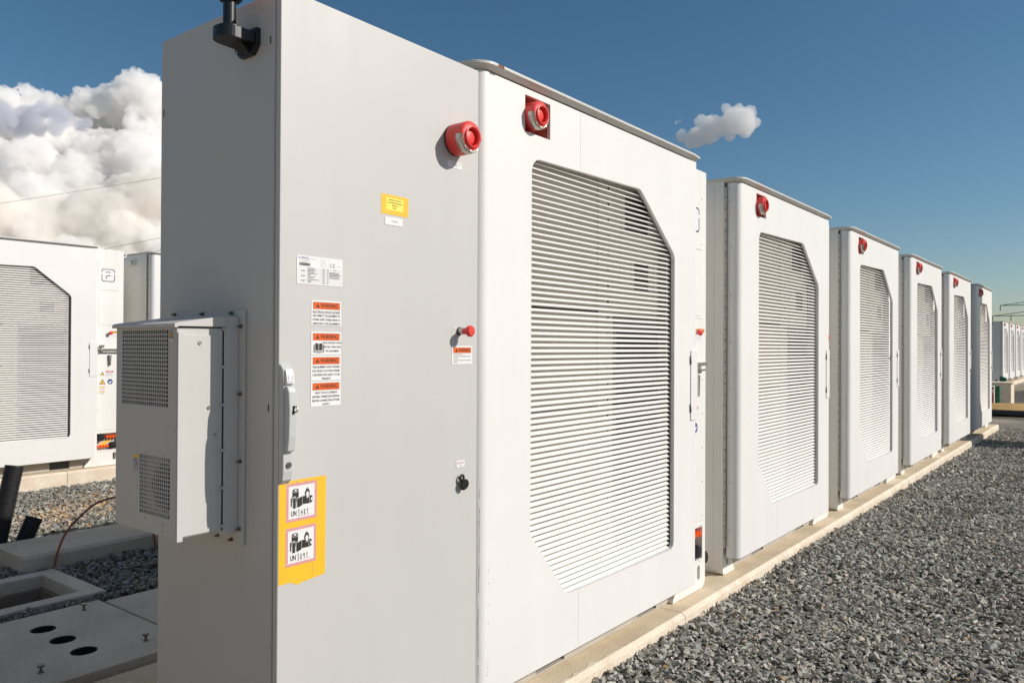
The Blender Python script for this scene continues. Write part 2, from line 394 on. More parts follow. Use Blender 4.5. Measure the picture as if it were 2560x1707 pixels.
def field_right():
    rs = np.random.RandomState(11); P = []; S = []
    def region(x0, x1, dens, smin, smax, marg):
        A = (x1-x0)*2.8; N = int(A*dens)
        x = rs.uniform(x0, x1, N); y = rs.uniform(-2.82, -0.015, N)
        lim = -1.56+(x-4.4)*(0.98/11.7)-marg
        k = y > lim; x, y = x[k], y[k]
        s = rs.uniform(smin, smax, len(x))*rs.choice([.7, 1, 1, 1.25], len(x))
        k = y < -0.02-s*.8; x, y, s = x[k], y[k], s[k]
        z = np.array([base_right(a, b_) for a, b_ in zip(x, y)])+rs.uniform(-.020, .014, len(x))
        P.append(np.stack([x, y, z], 1)); S.append(s)
    region(1.9, 5.0, 4300, .0115, .0225, .35)
    region(5.0, 9.0, 3000, .0125, .0235, .5)
    region(9.0, 18.6, 1900, .015, .024, .6)
    P = np.concatenate(P); S = np.concatenate(S)
    stones("gravel", P, S, slate_tones(rs, len(P)), 5, "dark grey crushed slate along the front of the pale concrete plinth", "gravel")
    # packed bed just under the chips
    mb = MB(); nx, ny = 120, 20
    xs = np.linspace(1.0, 18.7, nx); ys = np.linspace(-4.5, -0.021, ny)
    vs = [(x, y_2, base_right(x, max(y_2, -3))-.022) for x in xs for y_2 in ys]
    fs = [(i*ny+j, (i+1)*ny+j, (i+1)*ny+j+1, i*ny+j+1) for i in range(nx-1) for j in range(ny-1)]
    mb.add(vs, fs, 0, True); m = mat("gravel_bed", (0.12, 0.115, 0.105), .9, var=.5, vscale=25)
    n = m.node_tree; b = n.nodes["Principled BSDF"]; tc = [q for q in n.nodes if q.type == 'TEX_COORD'][0]
    vo = n.nodes.new("ShaderNodeTexVoronoi"); vo.inputs["Scale"].default_value = 40; n.links.new(tc.outputs["Object"], vo.inputs["Vector"])
    bp = n.nodes.new("ShaderNodeBump"); bp.inputs["Distance"].default_value = .02; n.links.new(vo.outputs["Distance"], bp.inputs["Height"]); n.links.new(bp.outputs[0], b.inputs["Normal"])
    o = mb.build("gravel_bed", m); o['kind'] = 'structure'
field_right()
def field_left():
    rs = np.random.RandomState(21); P = []; S = []; T = []
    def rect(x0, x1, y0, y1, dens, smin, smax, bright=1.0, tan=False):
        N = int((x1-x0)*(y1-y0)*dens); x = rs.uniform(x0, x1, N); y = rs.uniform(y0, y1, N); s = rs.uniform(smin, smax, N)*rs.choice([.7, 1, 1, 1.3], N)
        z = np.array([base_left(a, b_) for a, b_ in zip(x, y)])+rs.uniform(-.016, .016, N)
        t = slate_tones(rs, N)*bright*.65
        if tan:
            g = rs.rand(N)
            m = np.zeros(N)
            for cx, cy, rx, ry, a in ((3.02, 5.75, .30, .30, .8), (3.45, 6.0, .45, .35, .7), (3.35, 4.85, .55, .22, 1.1), (2.75, 4.78, .3, .14, .5), (3.9, 6.3, .5, .4, .5)):
                m += a*np.exp(-((x-cx)/rx)**2-((y-cy)/ry)**2)
            k = g < m; q = rs.uniform(.3, .62, (k.sum(), 1)); t[k] = q*np.array([1, .84, .64]); 
            k2 = k & (rs.rand(N) < .16); t[k2] = rs.uniform(.8, 1.2, (k2.sum(), 1))*np.array([.52, .32, .14])
        P.append(np.stack([x, y, z], 1)); S.append(s); T.append(t)
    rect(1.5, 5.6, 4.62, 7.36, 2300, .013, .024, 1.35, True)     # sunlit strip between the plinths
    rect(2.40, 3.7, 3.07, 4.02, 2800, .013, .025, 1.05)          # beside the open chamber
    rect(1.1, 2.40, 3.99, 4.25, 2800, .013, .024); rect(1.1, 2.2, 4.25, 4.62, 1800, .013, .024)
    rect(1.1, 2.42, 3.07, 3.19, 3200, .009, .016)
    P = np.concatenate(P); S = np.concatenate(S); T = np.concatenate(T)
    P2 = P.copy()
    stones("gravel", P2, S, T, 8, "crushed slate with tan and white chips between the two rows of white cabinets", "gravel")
    mb = MB().add([(0.6, 3.06, -.14), (2.2, 3.06, -.14), (2.2, 3.19, -.14), (.6, 3.19, -.14)], [(0, 1, 2, 3)])
    mb.add([(2.40, 3.06, -.14), (6, 3.06, -.14), (6, 4.02, -.14), (2.40, 4.02, -.14)], [(0, 1, 2, 3)])
    mb.add([(.6, 4.62, -.14), (9, 4.62, -.14), (9, 7.37, -.14), (.6, 7.37, -.14)], [(0, 1, 2, 3)])
    mb.add([(.6, 3.99, -.14), (2.20, 3.99, -.14), (2.20, 4.62, -.14), (.6, 4.62, -.14)], [(0, 1, 2, 3)])
    o = mb.build("gravel_bed", bpy.data.materials["gravel_bed"]); o['kind'] = 'structure'
field_left()

# --- concrete plinths
def plinth(name, x0, x1, y0, y1, z, h, label, joints=(), mats=(PAD, PADE), group="concrete plinths under the cabinets"):
    mb = MB(); c = .024; g = .006
    xs = [x0]+list(joints)+[x1]
    for i in range(len(xs)-1):
        a = xs[i]+(g/2 if i else 0); b_ = xs[i+1]-(g/2 if i < len(xs)-2 else 0)
        # profile in YZ : flat top, chamfered front and back edges
        pr = [(y0, z-h), (y0, z-c*.8), (y0+c, z), (y1-c, z), (y1, z-c*.8), (y1, z-h)]
        vs = [(a, u, v) for u, v in pr]+[(b_, u, v) for u, v in pr]; n_ = len(pr)
        fs = [(k, k+1, n_+k+1, n_+k) for k in range(n_-1)]
        mb.add(vs, [tuple(range(n_)), tuple(reversed(range(n_, 2*n_)))], 1)
        o_ = len(mb.v)-len(vs)
        for k, f in enumerate(fs):
            mb.f.append(tuple(o_+q for q in f)); mb.m.append(0 if k == 2 else 1); mb.sm.append(False)
    return tag(mb.build(name, list(mats)), label, "plinth", group)
plinth("concrete_plinth", 1.30, 17.86, -.022, 1.62, 0, .34, "long pale concrete plinth carrying the near row of white cabinets", (4.02, 8.93, 13.8))
plinth("concrete_plinth", -1.0, 12.0, 7.376, 9.1, .045, .34, "concrete plinth under the white cabinets behind the ribbed black pipes", (3.9, 8.9))
plinth("concrete_plinth", 36.5, 60, 1.96, 3.6, .0, .5, "distant concrete plinth under the far row of white cabinets", ())
plinth("concrete_plinth", 2.21, 6.5, 4.035, 4.6, 0, .30, "empty grey concrete plinth beside the thin red cable", (), (STRIP, STRIP))
def chip():
    rs = random.Random(5); top = []; x = 2.62
    while x < 3.55:
        top.append((x, -.001+.030*math.sin((x-2.62)/.93*math.pi)*rs.uniform(.35, 1))); x += rs.uniform(.012, .035)
    mb = MB(); n_ = len(top)
    mb.add([(a, b_, .0007) for a, b_ in top]+[(a, .0025, .0007) for a, b_ in top], [(i, i+1, n_+i+1, n_+i) for i in range(n_-1)], 0)
    mb.add([(a, b_, .0009) for a, b_ in top]+[(a, b_+.0022, .0009) for a, b_ in top], [(i, i+1, n_+i+1, n_+i) for i in range(n_-1) if rs.random() < .8], 1)
    mb.build("chipped_edge", [PADE, mat("crack_brown", (.30, .22, .14), .9)], bpy.data.objects["concrete_plinth"])
chip()
# --- precast chamber lid, open chamber, neighbouring lid
def lid():
    e = empty("manhole_cover", (1.78, 2.51, -.16), "precast concrete chamber lid with three round cable holes and lifting bolts", "chamber lid", "concrete chamber lids")
    off = (1.78, 2.51, -.16)
    holes = [[(1.848+.063*math.cos(-2*math.pi*i/28), cy+.063*math.sin(-2*math.pi*i/28)) for i in range(28)] for cy in (2.765, 2.52, 2.275)]
    mb = MB().prism([(1.15, 1.965), (2.27, 1.965), (2.27, 3.045), (1.15, 3.045)], XY, -.16, -.10, holes=holes)
    mb.build("slab", PREC, e, off, bevel=.006)
    for cy in (2.765, 2.52, 2.275):
        sl = MB(); sl.lathe([(.0625, -.1035), (.060, -.1035), (.060, -.42), (.0005, -.42)], (1.848, cy, 0), (0, 0, 1), 28); sl.build("duct_sleeve", RUBBER, e, off)
    for bx, by in ((2.127, 2.912), (2.112, 2.161), (1.597, 2.151)):
        b_ = MB(); b_.cyl((bx, by, -.10), (bx, by, -.072), .007, 10); b_.cyl((bx, by, -.072), (bx, by, -.062), .017, 12); b_.cyl((bx, by, -.10), (bx, by, -.095), .014, 12)
        b_.build("lifting_bolt", STEELD, e, off)
    w_ = MB(); w_.box(1.12, 1.90, -.9, 1.24, 3.10, -.162); w_.box(2.20, 1.90, -.9, 2.29, 3.10, -.162); w_.box(1.24, 1.9, -.9, 2.20, 1.98, -.162); w_.box(1.24, 3.03, -.9, 2.2, 3.10, -.162); w_.box(1.24, 1.98, -.92, 2.2, 3.03, -.9)
    w_.build("chamber_wall", PREC, e, off)
    return e
lid()
l2 = MB().box(2.305, 1.75, -.18, 3.3, 3.035, -.115); l2.box(2.28, 1.75, -.20, 2.298, 3.05, -.125)
tag(l2.build("manhole_cover", PREC, bevel=.006), "plain concrete chamber lid half hidden behind the grey control cabinet", "chamber lid", "concrete chamber lids")
cu = MB().prism([(1.82, -.30), (1.925, -.30), (1.925, -.135), (1.90, -.125), (1.82, -.125)], YZ, .9, 3.4)
cu.prism([(1.66, -.30), (1.81, -.30), (1.81, -.165), (1.79, -.155), (1.66, -.155)], YZ, .9, 3.4)
tag(cu.build("concrete_edging", STRIP, bevel=.004), "stepped concrete edging below the lid with three holes", "edging")
def chamber():
    e = empty("cable_pit", (1.7, 3.6, -.16), "open concrete cable pit with nothing inside beside the holed lid", "cable pit")
    off = (1.7, 3.6, -.16)
    mb = MB()
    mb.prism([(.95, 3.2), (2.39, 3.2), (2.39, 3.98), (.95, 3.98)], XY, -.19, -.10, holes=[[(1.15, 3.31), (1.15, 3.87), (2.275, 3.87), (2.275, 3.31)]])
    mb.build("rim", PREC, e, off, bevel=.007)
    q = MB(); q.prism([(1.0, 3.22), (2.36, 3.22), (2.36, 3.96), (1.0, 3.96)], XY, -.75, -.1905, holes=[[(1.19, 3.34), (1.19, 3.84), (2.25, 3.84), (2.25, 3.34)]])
    q.box(1.0, 3.22, -.78, 2.36, 3.96, -.75); q.build("pit_wall", concrete("dark_brown_pit_concrete", (.33, .26, .20), (.20, .15, .11), 4), e, off)  # pit walls in a darker brown concrete than the rim
chamber()

# --- corrugated pipes and red cable
def conduit(base, top, r, label, mat_=RUBBER, group="black corrugated cable ducts", pitch=.016):
    base, top = Vector(base), Vector(top); L = (top-base).length; d = (top-base)/L
    pts, rr = [], []; n_ = int(L/pitch)
    for i in range(n_):
        for f, k in ((0, .93), (.25, .93), (.4, 1), (.75, 1), (.9, .93)):
            pts.append(base+d*(i+f)*pitch); rr.append(r*k)
    mb = MB(); mb.tube(pts, r, 28, 0, rr)
    e = pts[-1]; mb.lathe([(r, 0), (r*.98, .006), (r*.86, .006), (r*.86, -.25), (0.001, -.25)], e, d, 28, 0)
    return tag(mb.build("cable_duct", mat_), label, "pipe", group)
conduit((2.30, 4.82, -.2), (2.452, 4.84, .535), .066, "taller black ribbed duct standing up from the gravel at left")
conduit((2.44, 4.78, -.2), (2.575, 4.80, .108), .062, "shorter black ribbed duct leaning beside the taller one")
cp = [(2.40, 4.0, -.14), (2.413, 4.0, -.043), (2.434, 4.0, .032), (2.465, 4.0, .105), (2.507, 4, .165), (2.551, 4, .209), (2.616, 4, .262), (2.683, 4, .304), (2.752, 4, .322), (2.824, 4, .326), (2.92, 4, .30), (3.02, 4, .22), (3.1, 4, .08), (3.14, 4, -.14)]
def smooth_path(p, k=4):
    out = []
    P = [Vector(q) for q in p]
    for i in range(len(P)-1):
        a, b_, c, d = P[max(i-1, 0)], P[i], P[i+1], P[min(i+2, len(P)-1)]
        for j in range(k):
            t = j/k; out.append(.5*((2*b_)+(c-a)*t+(2*a-5*b_+4*c-d)*t*t+(3*b_-a-3*c+d)*t**3))
    out.append(P[-1]); return out
tag(MB().tube(smooth_path(cp), .008, 10).build("power_cable", mat("cable_red_brown", (.34, .10, .055), .5)), "thin red-brown cable arching up from the gravel beside the concrete", "cable")

# ================================================================== BATTERY CABINET (prototype in the coordinates of the nearest one)
OFF = (3.40, 0.78, 0.0)
OPEN = [(2.607, .692), (2.877, .380), (3.918, .374), (3.918, 1.965), (3.535, 2.262), (2.607, 2.243)]
OPEN_R = rpoly(OPEN, [.05, .05, .045, .06, .07, .06], 6)
def span_at(poly, z):
    xs = []
    for i in range(len(poly)):
        (a, za), (b_, zb) = poly[i-1], poly[i]
        if (za-z)*(zb-z) < 0: xs.append(a+(b_-a)*(z-za)/(zb-za))
    return (min(xs), max(xs)) if xs else None

def make_siren(parent, off, cx, cz, y0, depth=.085):
    e = MB(); R0 = .0575
    o = (cx, y0, cz); ax = (0, -1, 0); D = depth
    e.lathe([(R0*.93, 0), (R0*.93, .006), (R0, .010), (R0, D-.028)], o, ax, 40, 0)
    e.lathe([(R0, D-.028), (R0, D-.006), (R0-.006, D)], o, ax, 24, 0, 10, 190, ref=(1, 0, 0)) if False else None
    # upper half of the rim is red, the lower left arc carries the clear lens
    ref = (1, 0, 0)
    e.lathe([(R0, D-.030), (R0, D-.006), (R0-.005, D), (.043, D)], o, ax, 26, 0, -5, 175, ref=ref)
    e.lathe([(.0465, D-.028), (.0465, D-.001), (.043, D)], o, ax, 26, 0, 175, 355, ref=ref)
    e.lathe([(.043, D), (.039, D+.001), (.0385, D+.007), (.035, D+.008), (.031, D+.004), (.030, D-.016), (.027, D-.018)], o, ax, 36, 0)
    e.lathe([(.029, D-.018), (.024, D-.008), (.021, D-.006), (0.0005, D-.006)], o, ax, 32, 0)
    for a in (-5, 175):
        t = R(a); c_, s_ = math.cos(t), math.sin(t)
        # lathe basis: a=ref(1,0,0), b=ax x a = (0,0,1)
        vs = [(cx+c_*r, y0-d, cz+s_*r) for r, d in ((R0, D-.03), (R0, D-.006), (R0-.005, D), (.043, D), (.043, D-.03))]
        e.add(vs, [(0, 1, 2, 3, 4)], 0)
    s = e.build("siren", RED, parent, off)
    b_ = MB(); b_.lathe([(R0*.86, .001), (R0*.97, .001), (R0*.97, -.0), (R0*.93, .0055)], (cx, y0, cz), ax, 32)
    b_.cyl((cx, y0-.0005, cz), (cx, y0-.004, cz), R0*.98, 32)
    b_.build("base", DARKG, s, off)
    l = MB(); rs = random.Random(2); N = 22
    prev = None
    for i in range(N+1):
        a = R(176+178*i/N); j = rs.uniform(-.0012, .0016); k_ = rs.uniform(-.0014, .0008)
        ring = [(R0-.0005+j*.4, D-.029), (R0+.0005+j, D-.018), (R0-.001+k_, D-.008), (R0-.005+k_, D-.0015), (.0475, D-.002+k_)]
        cur = [(cx+math.cos(a)*r, y0-d, cz+math.sin(a)*r) for r, d in ring]
        if prev:
            l.add(prev+cur, [(q, q+1, 6+q, 5+q) for q in range(4)])
        prev = cur
    l.build("flash_lens", CHROME, s, off)
    return s

def make_cube(label):
    r = empty("battery_cabinet", OFF, label, "battery cabinet", "white battery cabinets in the near row")
    # frame : core + front plates
    f = MB()
    core = [(2.257+.02, 0.004), (4.547-.05, 0.004), (4.547-.015, .02), (4.547, .055), (4.547, 2.535), (2.257, 2.535), (2.257, .045), (2.265, .02)]
    f.prism(core, XZ, .165, 1.45)
    col = rpoly([(4.202, .004), (4.547, .004), (4.547, 2.535), (4.202, 2.535)], [0, .05, .006, 0], 6)
    slot = rrect(4.435, .062, 4.475, .150, .0195, 5); port = [(4.250, .186), (4.500, .186), (4.500, .380), (4.250, .380)]
    lev = rrect(4.255, 1.335, 4.515, 1.415, .006, 2)
    f.prism(col, XZ, .10, .165, holes=[slot, port])
    pl = rpoly([(2.257, .004), (2.45, .004), (2.385, .112), (2.40, .124), (4.19, .124), (4.197, .112), (4.115, .022), (4.115, .004), (4.1995, .004), (4.1995, 2.535), (2.257, 2.535)], [.03, 0, 0, 0, 0, 0, 0, 0, 0, 0, .006], 4)
    p1 = [(2.83, .012), (3.056, .012), (3.056, .113), (2.83, .113)]; p2 = [(3.752, .012), (3.967, .012), (3.967, .113), (3.752, .113)]
    fs_ = rrect(2.310, .062, 2.345, .150, .017, 5)
    f.prism(pl, XZ, .10, .164, holes=[fs_])
    fo = f.build("frame", WHITE2, r, OFF, bevel=.004)
    MB().prism([(2.46, .004), (4.11, .004), (4.11, .1235), (2.46, .1235)], XZ, .130, .1635, holes=[p1, p2]).build("base_rail", mat("rail_grey", (.50, .46, .40), .6, var=.2, vscale=8), fo, OFF)
    for bx_ in ((2.831, .1605, .012, 3.055, .1632, .119), (3.753, .1605, .012, 3.966, .1632, .119), (2.311, .150, .063, 2.344, .163, .149), (4.436, .150, .063, 4.474, .163, .149)):
        MB().box(*bx_).build("pocket_shade", DARKG, fo, OFF)  # dark plates carry the shade inside the pockets and foot slots
    MB().prism(rrect(.20, .060, .275, .150, .036, 6), YZ, 2.2555, 2.2568).build("pocket_shade", DARKG, fo, OFF)  # flat dark pill drawn for the shade of a side hole
    # seams between rail plates
    # door
    d = MB(); T, B = 2.52, .12
    xl, xm0, xm1, xr = 2.323, 2.9722, 2.9738, 4.182
    sq = [(2.558, 2.342), (2.737, 2.342), (2.737, 2.492), (2.558, 2.492)]
    # split the opening outline at the seam
    top_z = None
    def zcross(upper):
        zs = []
        for i in range(len(OPEN_R)):
            (a, za), (b_, zb) = OPEN_R[i-1], OPEN_R[i]
            if (a-2.973)*(b_-2.973) < 0: zs.append(za+(zb-za)*(2.973-a)/(b_-a))
        return max(zs) if upper else min(zs)
    zt, zb_ = zcross(True), zcross(False)
    left = [p for p in OPEN_R if p[0] < 2.973]; right = [p for p in OPEN_R if p[0] > 2.973]
    # left points ordered going from top seam round the left side to the bottom seam
    lt = sorted([p for p in left if p[1] > 1.45], key=lambda p: (-p[0], -p[1])); lb = sorted([p for p in left if p[1] <= 1.45], key=lambda p: (-p[1], p[0]))
    Lp = [(xm0, T), (xm0, zt)]+sorted(lt, key=lambda p: -(p[0])+(0 if p[1] > 2.0 else 9))+lb+[(xm0, zb_), (xm0, B), (xl, B), (xl, T)]
    rtp = sorted([p for p in right if p[1] > 1.45], key=lambda p: (p[0]-p[1])); rb = sorted([p for p in right if p[1] <= 1.45], key=lambda p: (-p[1], -p[0]))
    Rp = [(xm1, T), (xm1, zt)]+rtp+rb+[(xm1, zb_), (xm1, B), (xr, B), (xr, T)]
    d.prism(Lp, XZ, 0, .016, holes=[sq]); d.prism(Rp, XZ, 0, .016)
    # returns : rounded left edge and right edge
    def strip(plan):
        vs = [(x, y, B) for x, y in plan]+[(x, y, T) for x, y in plan]; n_ = len(plan)
        d.add(vs, [(i, i+1, n_+i+1, n_+i) for i in range(n_-1)], 0, True)
    arcL = [(xl-.05*math.sin(R(a)), .05-.05*math.cos(R(a))) for a in range(0, 91, 10)]
    strip(arcL+[(2.273, .083), (2.285, .083)])
    arcR = [(xr+.018*math.sin(R(a)), .018-.018*math.cos(R(a))) for a in range(0, 91, 15)]
    strip(arcR+[(4.20, .083), (4.188, .083)])
    plan = [(xl, .0)]+arcL[1:]+[(2.273, .083), (4.20, .083)]+list(reversed(arcR))
    for z in (B, T):
        d.prism(plan, XY, z-.001 if z == T else z, z if z == T else z+.001)
    # stiffening lip round the opening
    inn = rpoly(OPEN, [.05, .05, .045, .06, .07, .06], 6)
    cxo, czo = 3.26, 1.32
    for i in range(len(inn)):
        (a, za), (b_, zb) = inn[i-1], inn[i]
        d.add([(a, .0155, za), (b_, .0155, zb), (b_, .022, zb), (a, .022, za)], [(0, 1, 2, 3)])
    do = d.build("door", WHITE, r, OFF)
    # louvre blades
    lv = MB(); z = .3785; pitch = .0247
    while z < 2.262:
        s1 = span_at(OPEN_R, max(z, .376)+.004) if z+.013 > .376 else None
        if s1:
            a, b_ = s1[0]-.012, s1[1]-(.020 if s1[1] > 3.90 and z < 1.95 else .002)
            y0, y1, h_l = .0175, .0345, .0118
            vs = [(a, y0, z), (b_, y0, z), (b_, y1, z+h_l), (a, y1, z+h_l), (a, y0, z-.0008), (b_, y0, z-.0008), (b_, y1+.0008, z+h_l-.0007), (a, y1+.0008, z+h_l-.0007)]
            lv.add(vs, [(0, 1, 2, 3), (7, 6, 5, 4), (0, 4, 5, 1), (1, 5, 6, 2), (3, 2, 6, 7), (0, 3, 7, 4)])
        z += pitch
    lv.build("louvre", WHITE, do, OFF)
    # things behind the louvres
    ip = MB()
    ip.box(2.45, .086, .32, 3.262, .0985, 2.34, 0); ip.box(3.262, .080, .32, 3.400, .0985, 2.34, 1); ip.box(3.400, .086, .32, 4.03, .0985, 2.34, 0)
    for k in range(24): ip.box(3.345, .077, .40+k*.08, 3.354, .0801, .412+k*.08, 3)
    def grid(x0, x1, z0, z1, nz):
        ip.box(x0-.03, .083, z0-.03, x1+.03, .0861, z1+.03, 0)
        h = (z1-z0)/nz
        for k in range(nz): ip.box(x0, .081, z0+k*h+h*.2, x1, .0832, z0+k*h+h*.8, 3)
    ip.box(3.48, .0845, 1.66, 3.815, .0862, 2.30, 1); grid(3.52, 3.76, 2.06, 2.24, 14); grid(3.62, 3.77, 1.76, 1.90, 9)
    for zz, wdt in ((1.625, .012), (1.18, .012), (.80, .010)):
        ip.box(2.47, .083, zz-.0, 3.26, .0862, zz+wdt, 3); ip.box(3.402, .083, zz-.01, 3.90, .0862, zz+wdt-.01, 3)
    for z0, z1 in ((1.22, 1.58), (.84, 1.14), (.45, .76)):
        ip.box(3.41, .083, z0-.05, 3.893, .0862, z1+.04, 2)
        n_ = int((z1-z0)/.028)
        for k in range(n_): ip.box(3.44, .081, z0+.006+k*.028, 3.88, .0832, z0+.020+k*.028, 3)
    ip.box(3.894, .036, .38, 3.9185, .080, 1.96, 2)
    ip.build("inner_panel", [INNER, INNER2, mat("inner_module_grey", (.27, .25, .245), .6), DARK] if "inner_module_grey" not in bpy.data.materials else [INNER, INNER2, bpy.data.materials["inner_module_grey"], DARK], r, OFF)
    # roof cap with rolled front edge
    rf = MB(); arc = [(2.236+.10-.10*math.cos(R(a)), .07-.10*math.sin(R(a))) for a in range(0, 91, 10)]
    pln = [(2.236, 1.46)]+[(2.236, .20)]+arc+[(4.10, -.03), (4.20, -.018), (4.21, .06), (4.21, 1.46)]
    rf.prism(pln, XY, 2.539, 2.5485)
    edge = [Vector((2.236, .40, 0)), Vector((2.236, .20, 0))]+[Vector((x, y, 0)) for x, y in arc[1:]]+[Vector((3.55, -.030, 0)), Vector((4.10, -.030, 0)), Vector((4.20, -.018, 0))]
    prof = [(0, 2.5484), (-.0005, 2.5450), (.028, 2.5235), (.034, 2.5235)]; rows = []
    for i, p in enumerate(edge):
        t = (edge[min(i+1, len(edge)-1)]-edge[max(i-1, 0)]).normalized(); nrm = Vector((-t.y, t.x, 0))
        rows.append([(p.x+nrm.x*d, p.y+nrm.y*d, z) for d, z in prof])
    k_ = len(prof); rf.add([v for r__ in rows for v in r__], [(i*k_+j, (i+1)*k_+j, (i+1)*k_+j+1, i*k_+j+1) for i in range(len(rows)-1) for j in range(k_-1)], 0, True)
    rf.build("roof", ROOF, r, OFF)
    # hinge
    h = MB(); z = .185
    while z < 2.44:
        h.cyl((2.262, .090, z), (2.262, .090, z+.066), .0095, 12, 0); h.cyl((2.262, .090, z+.066), (2.262, .090, z+.070), .0075, 8, 1, caps=False); z += .070
    h.box(2.2585, .088, .185, 2.2775, .0995, 2.44, 0)
    h.build("hinge", [mat("hinge_steel", (.62, .58, .52), .42, .75, var=.3, vscale=30), DARK], r, OFF)
    # siren in its square recess
    rc = MB(); rc.prism(sq, XZ, .0165, .078, holes=[[(2.561, 2.345), (2.734, 2.345), (2.734, 2.489), (2.561, 2.489)]], caps=(0, 0)); rc.box(2.556, .076, 2.340, 2.739, .079, 2.494)
    rc.build("siren_recess", REDD, r, OFF)
    make_siren(r, OFF, 2.612, 2.412, .040)
    # door flap and latch
    fl = MB(); fl.prism(rrect(4.118, 1.052, 4.2015, 1.450, .012, 4), XZ, -.0055, -.0005); fl.box(4.2005, -.0004, 1.064, 4.2030, .050, 1.438)
    fo2 = fl.build("latch_flap", WHITE, r, OFF, bevel=.0015)
    for zz in (1.37, 1.10): MB().cyl((4.114, -.005, zz), (4.114, -.005, zz+.045), .005, 8).build("flap_hinge", STEELD, fo2, OFF)
    la = MB(); la.box(4.222, .074, 1.352, 4.300, .0995, 1.372); la.box(4.30, .066, 1.354, 4.50, .082, 1.374); la.box(4.30, .076, 1.322, 4.50, .0995, 1.334)
    la.cyl((4.29, .10, 1.40), (4.29, .052, 1.40), .020, 16); la.cyl((4.29, .10, 1.345), (4.29, .06, 1.345), .016, 16)
    la.cyl((4.285, .053, 1.402), (4.285, .049, 1.402), .011, 12)
    la.prism([(4.372, 1.30), (4.398, 1.30), (4.392, 1.18), (4.382, 1.17)], XZ, .066, .0995)
    la.build("latch", STEEL, r, OFF, bevel=.0015)
    # column plates
    def plate(x0, z0, x1, z1, rr=.004, name="cover_plate", y0=.0970, rv=True):
        p = MB(); p.prism(rrect(x0, z0, x1, z1, rr, 3), XZ, y0, .1002)
        if rv:
            for ux in (x0+.012, x1-.012):
                for uz in np.linspace(z0+.03, z1-.03, max(2, int((z1-z0)/.2)+1)): p.cyl((ux, y0+.001, uz), (ux, y0-.0015, uz), .0035, 8, 1)
        return p.build(name, [WHITE2, DARKG], r, OFF)
    lp = plate(4.245, 2.056, 4.490, 2.394)
    lg = Label((4.288, .0970, 2.155), .155, .150, .0004, bg=0)
    W_ = .155; H_ = .150; tk = .0085
    def arcpts(cx, cy, rr, a0, a1, n_=6): return [(cx+rr*math.cos(R(a0+(a1-a0)*i/n_)), cy+rr*math.sin(R(a0+(a1-a0)*i/n_))) for i in range(n_+1)]
    q = .022
    lg.stroke([(.005, .112)]+arcpts(.005+q, H_-.005-q, q, 180, 90)+arcpts(W_-.005-q, H_-.005-q, q, 90, 0)+[(W_-.005, .112)], tk, 2)
    lg.stroke([(.005, .085)]+arcpts(.005+q, .005+q, q, 180, 270)+arcpts(W_-.005-q, .005+q, q, 270, 360)+[(W_-.005, .085)], tk, 2)
    lg.stroke([(.052, .112), (.105, .112)], tk, 2); lg.stroke([(.055, .035)]+arcpts(.055+.018, .072-.018, .018, 180, 90)+[(.103, .072)], tk, 2)
    lg.build("emblem", lp, OFF)
    plate(4.255, 1.655, 4.495, 1.99, .03, rv=False); plate(4.245, 1.64, 4.505, 1.6455, .001, rv=False)
    lo = plate(4.240, .415, 4.505, 1.298)
    # labels on the column
    L = Label((4.268, .0970, 1.040), .170, .075); L.tri_sign(.038, .034, .030); L.rect(.078, .052, .166, .070, 4, 1); L.text("DANGER", .122, .061, .015, 0, 2, .02)
    for k in range(4): L.rect(.080, .010+k*.010, .150+.01*(k % 2), .013+k*.010, 8, 1)
    L.build("hazard_label", r, OFF)
    L = Label((4.268, .0970, .945), .078, .075, .0006); L.tri_sign(.039, .030, .042); L.build("hazard_label", r, OFF)
    L = Label((4.363, .0970, .950), .066, .066, .0006, outline=[(.033+.033*math.cos(2*math.pi*i/24), .033+.033*math.sin(2*math.pi*i/24)) for i in range(24)])
    L.poly([(.033+.031*math.cos(2*math.pi*i/24), .033+.031*math.sin(2*math.pi*i/24)) for i in range(24)], 5, 1)
    L.poly([(.018, .020), (.030, .014), (.050, .030), (.046, .044), (.034, .034), (.020, .036)], 0, 2); L.build("manual_sign", r, OFF)
    L = Label((4.268, .0970, .835), .075, .095, .0006)
    for zz in (.050, .0):
        L.rect(.002, zz+.030, .073, zz+.042, 3, 1); L.text("CAUTION", .040, zz+.036, .010, 2, 2); L.tri_sign(.012, zz+.014, .009)
        for k in range(3): L.rect(.026, zz+.006+k*.007, .066, zz+.0085+k*.007, 8, 1)
    L.build("hazard_label", r, OFF)
    L = Label((4.405, .0996, 1.50), .118, .078, .0006); L.rect(.0, .052, .118, .078, 3, 1); L.text("WARNING", .062, .065, .024, 2, 2, .02)
    for k in range(3): L.rect(.006, .012+k*.012, .080-.01*k, .014+k*.012, 8, 1)
    L.build("warning_label", r, OFF)
    eb = MB(); eb.cyl((4.385, .10, 1.555), (4.385, .078, 1.555), .014, 16, 1); eb.lathe([(.013, .018), (.015, .03), (.0215, .036), (.022, .043), (.016, .048), (.0005, .049)], (4.385, .10, 1.555), (0, -1, 0), 20, 0)
    eb.build("emergency_button", [RED, STEEL], r, OFF)
    # cable ports
    po = MB(); po.box(4.246, .150, .182, 4.504, .1645, .384, 0); po.add([(4.30, .149, .25), (4.47, .149, .33), (4.45, .149, .30), (4.34, .149, .22)], [(0, 1, 2, 3)], 1)
    pp = po.build("port_panel", [mat("port_back", (.55, .53, .5), .5), LBL_Y], r, OFF)
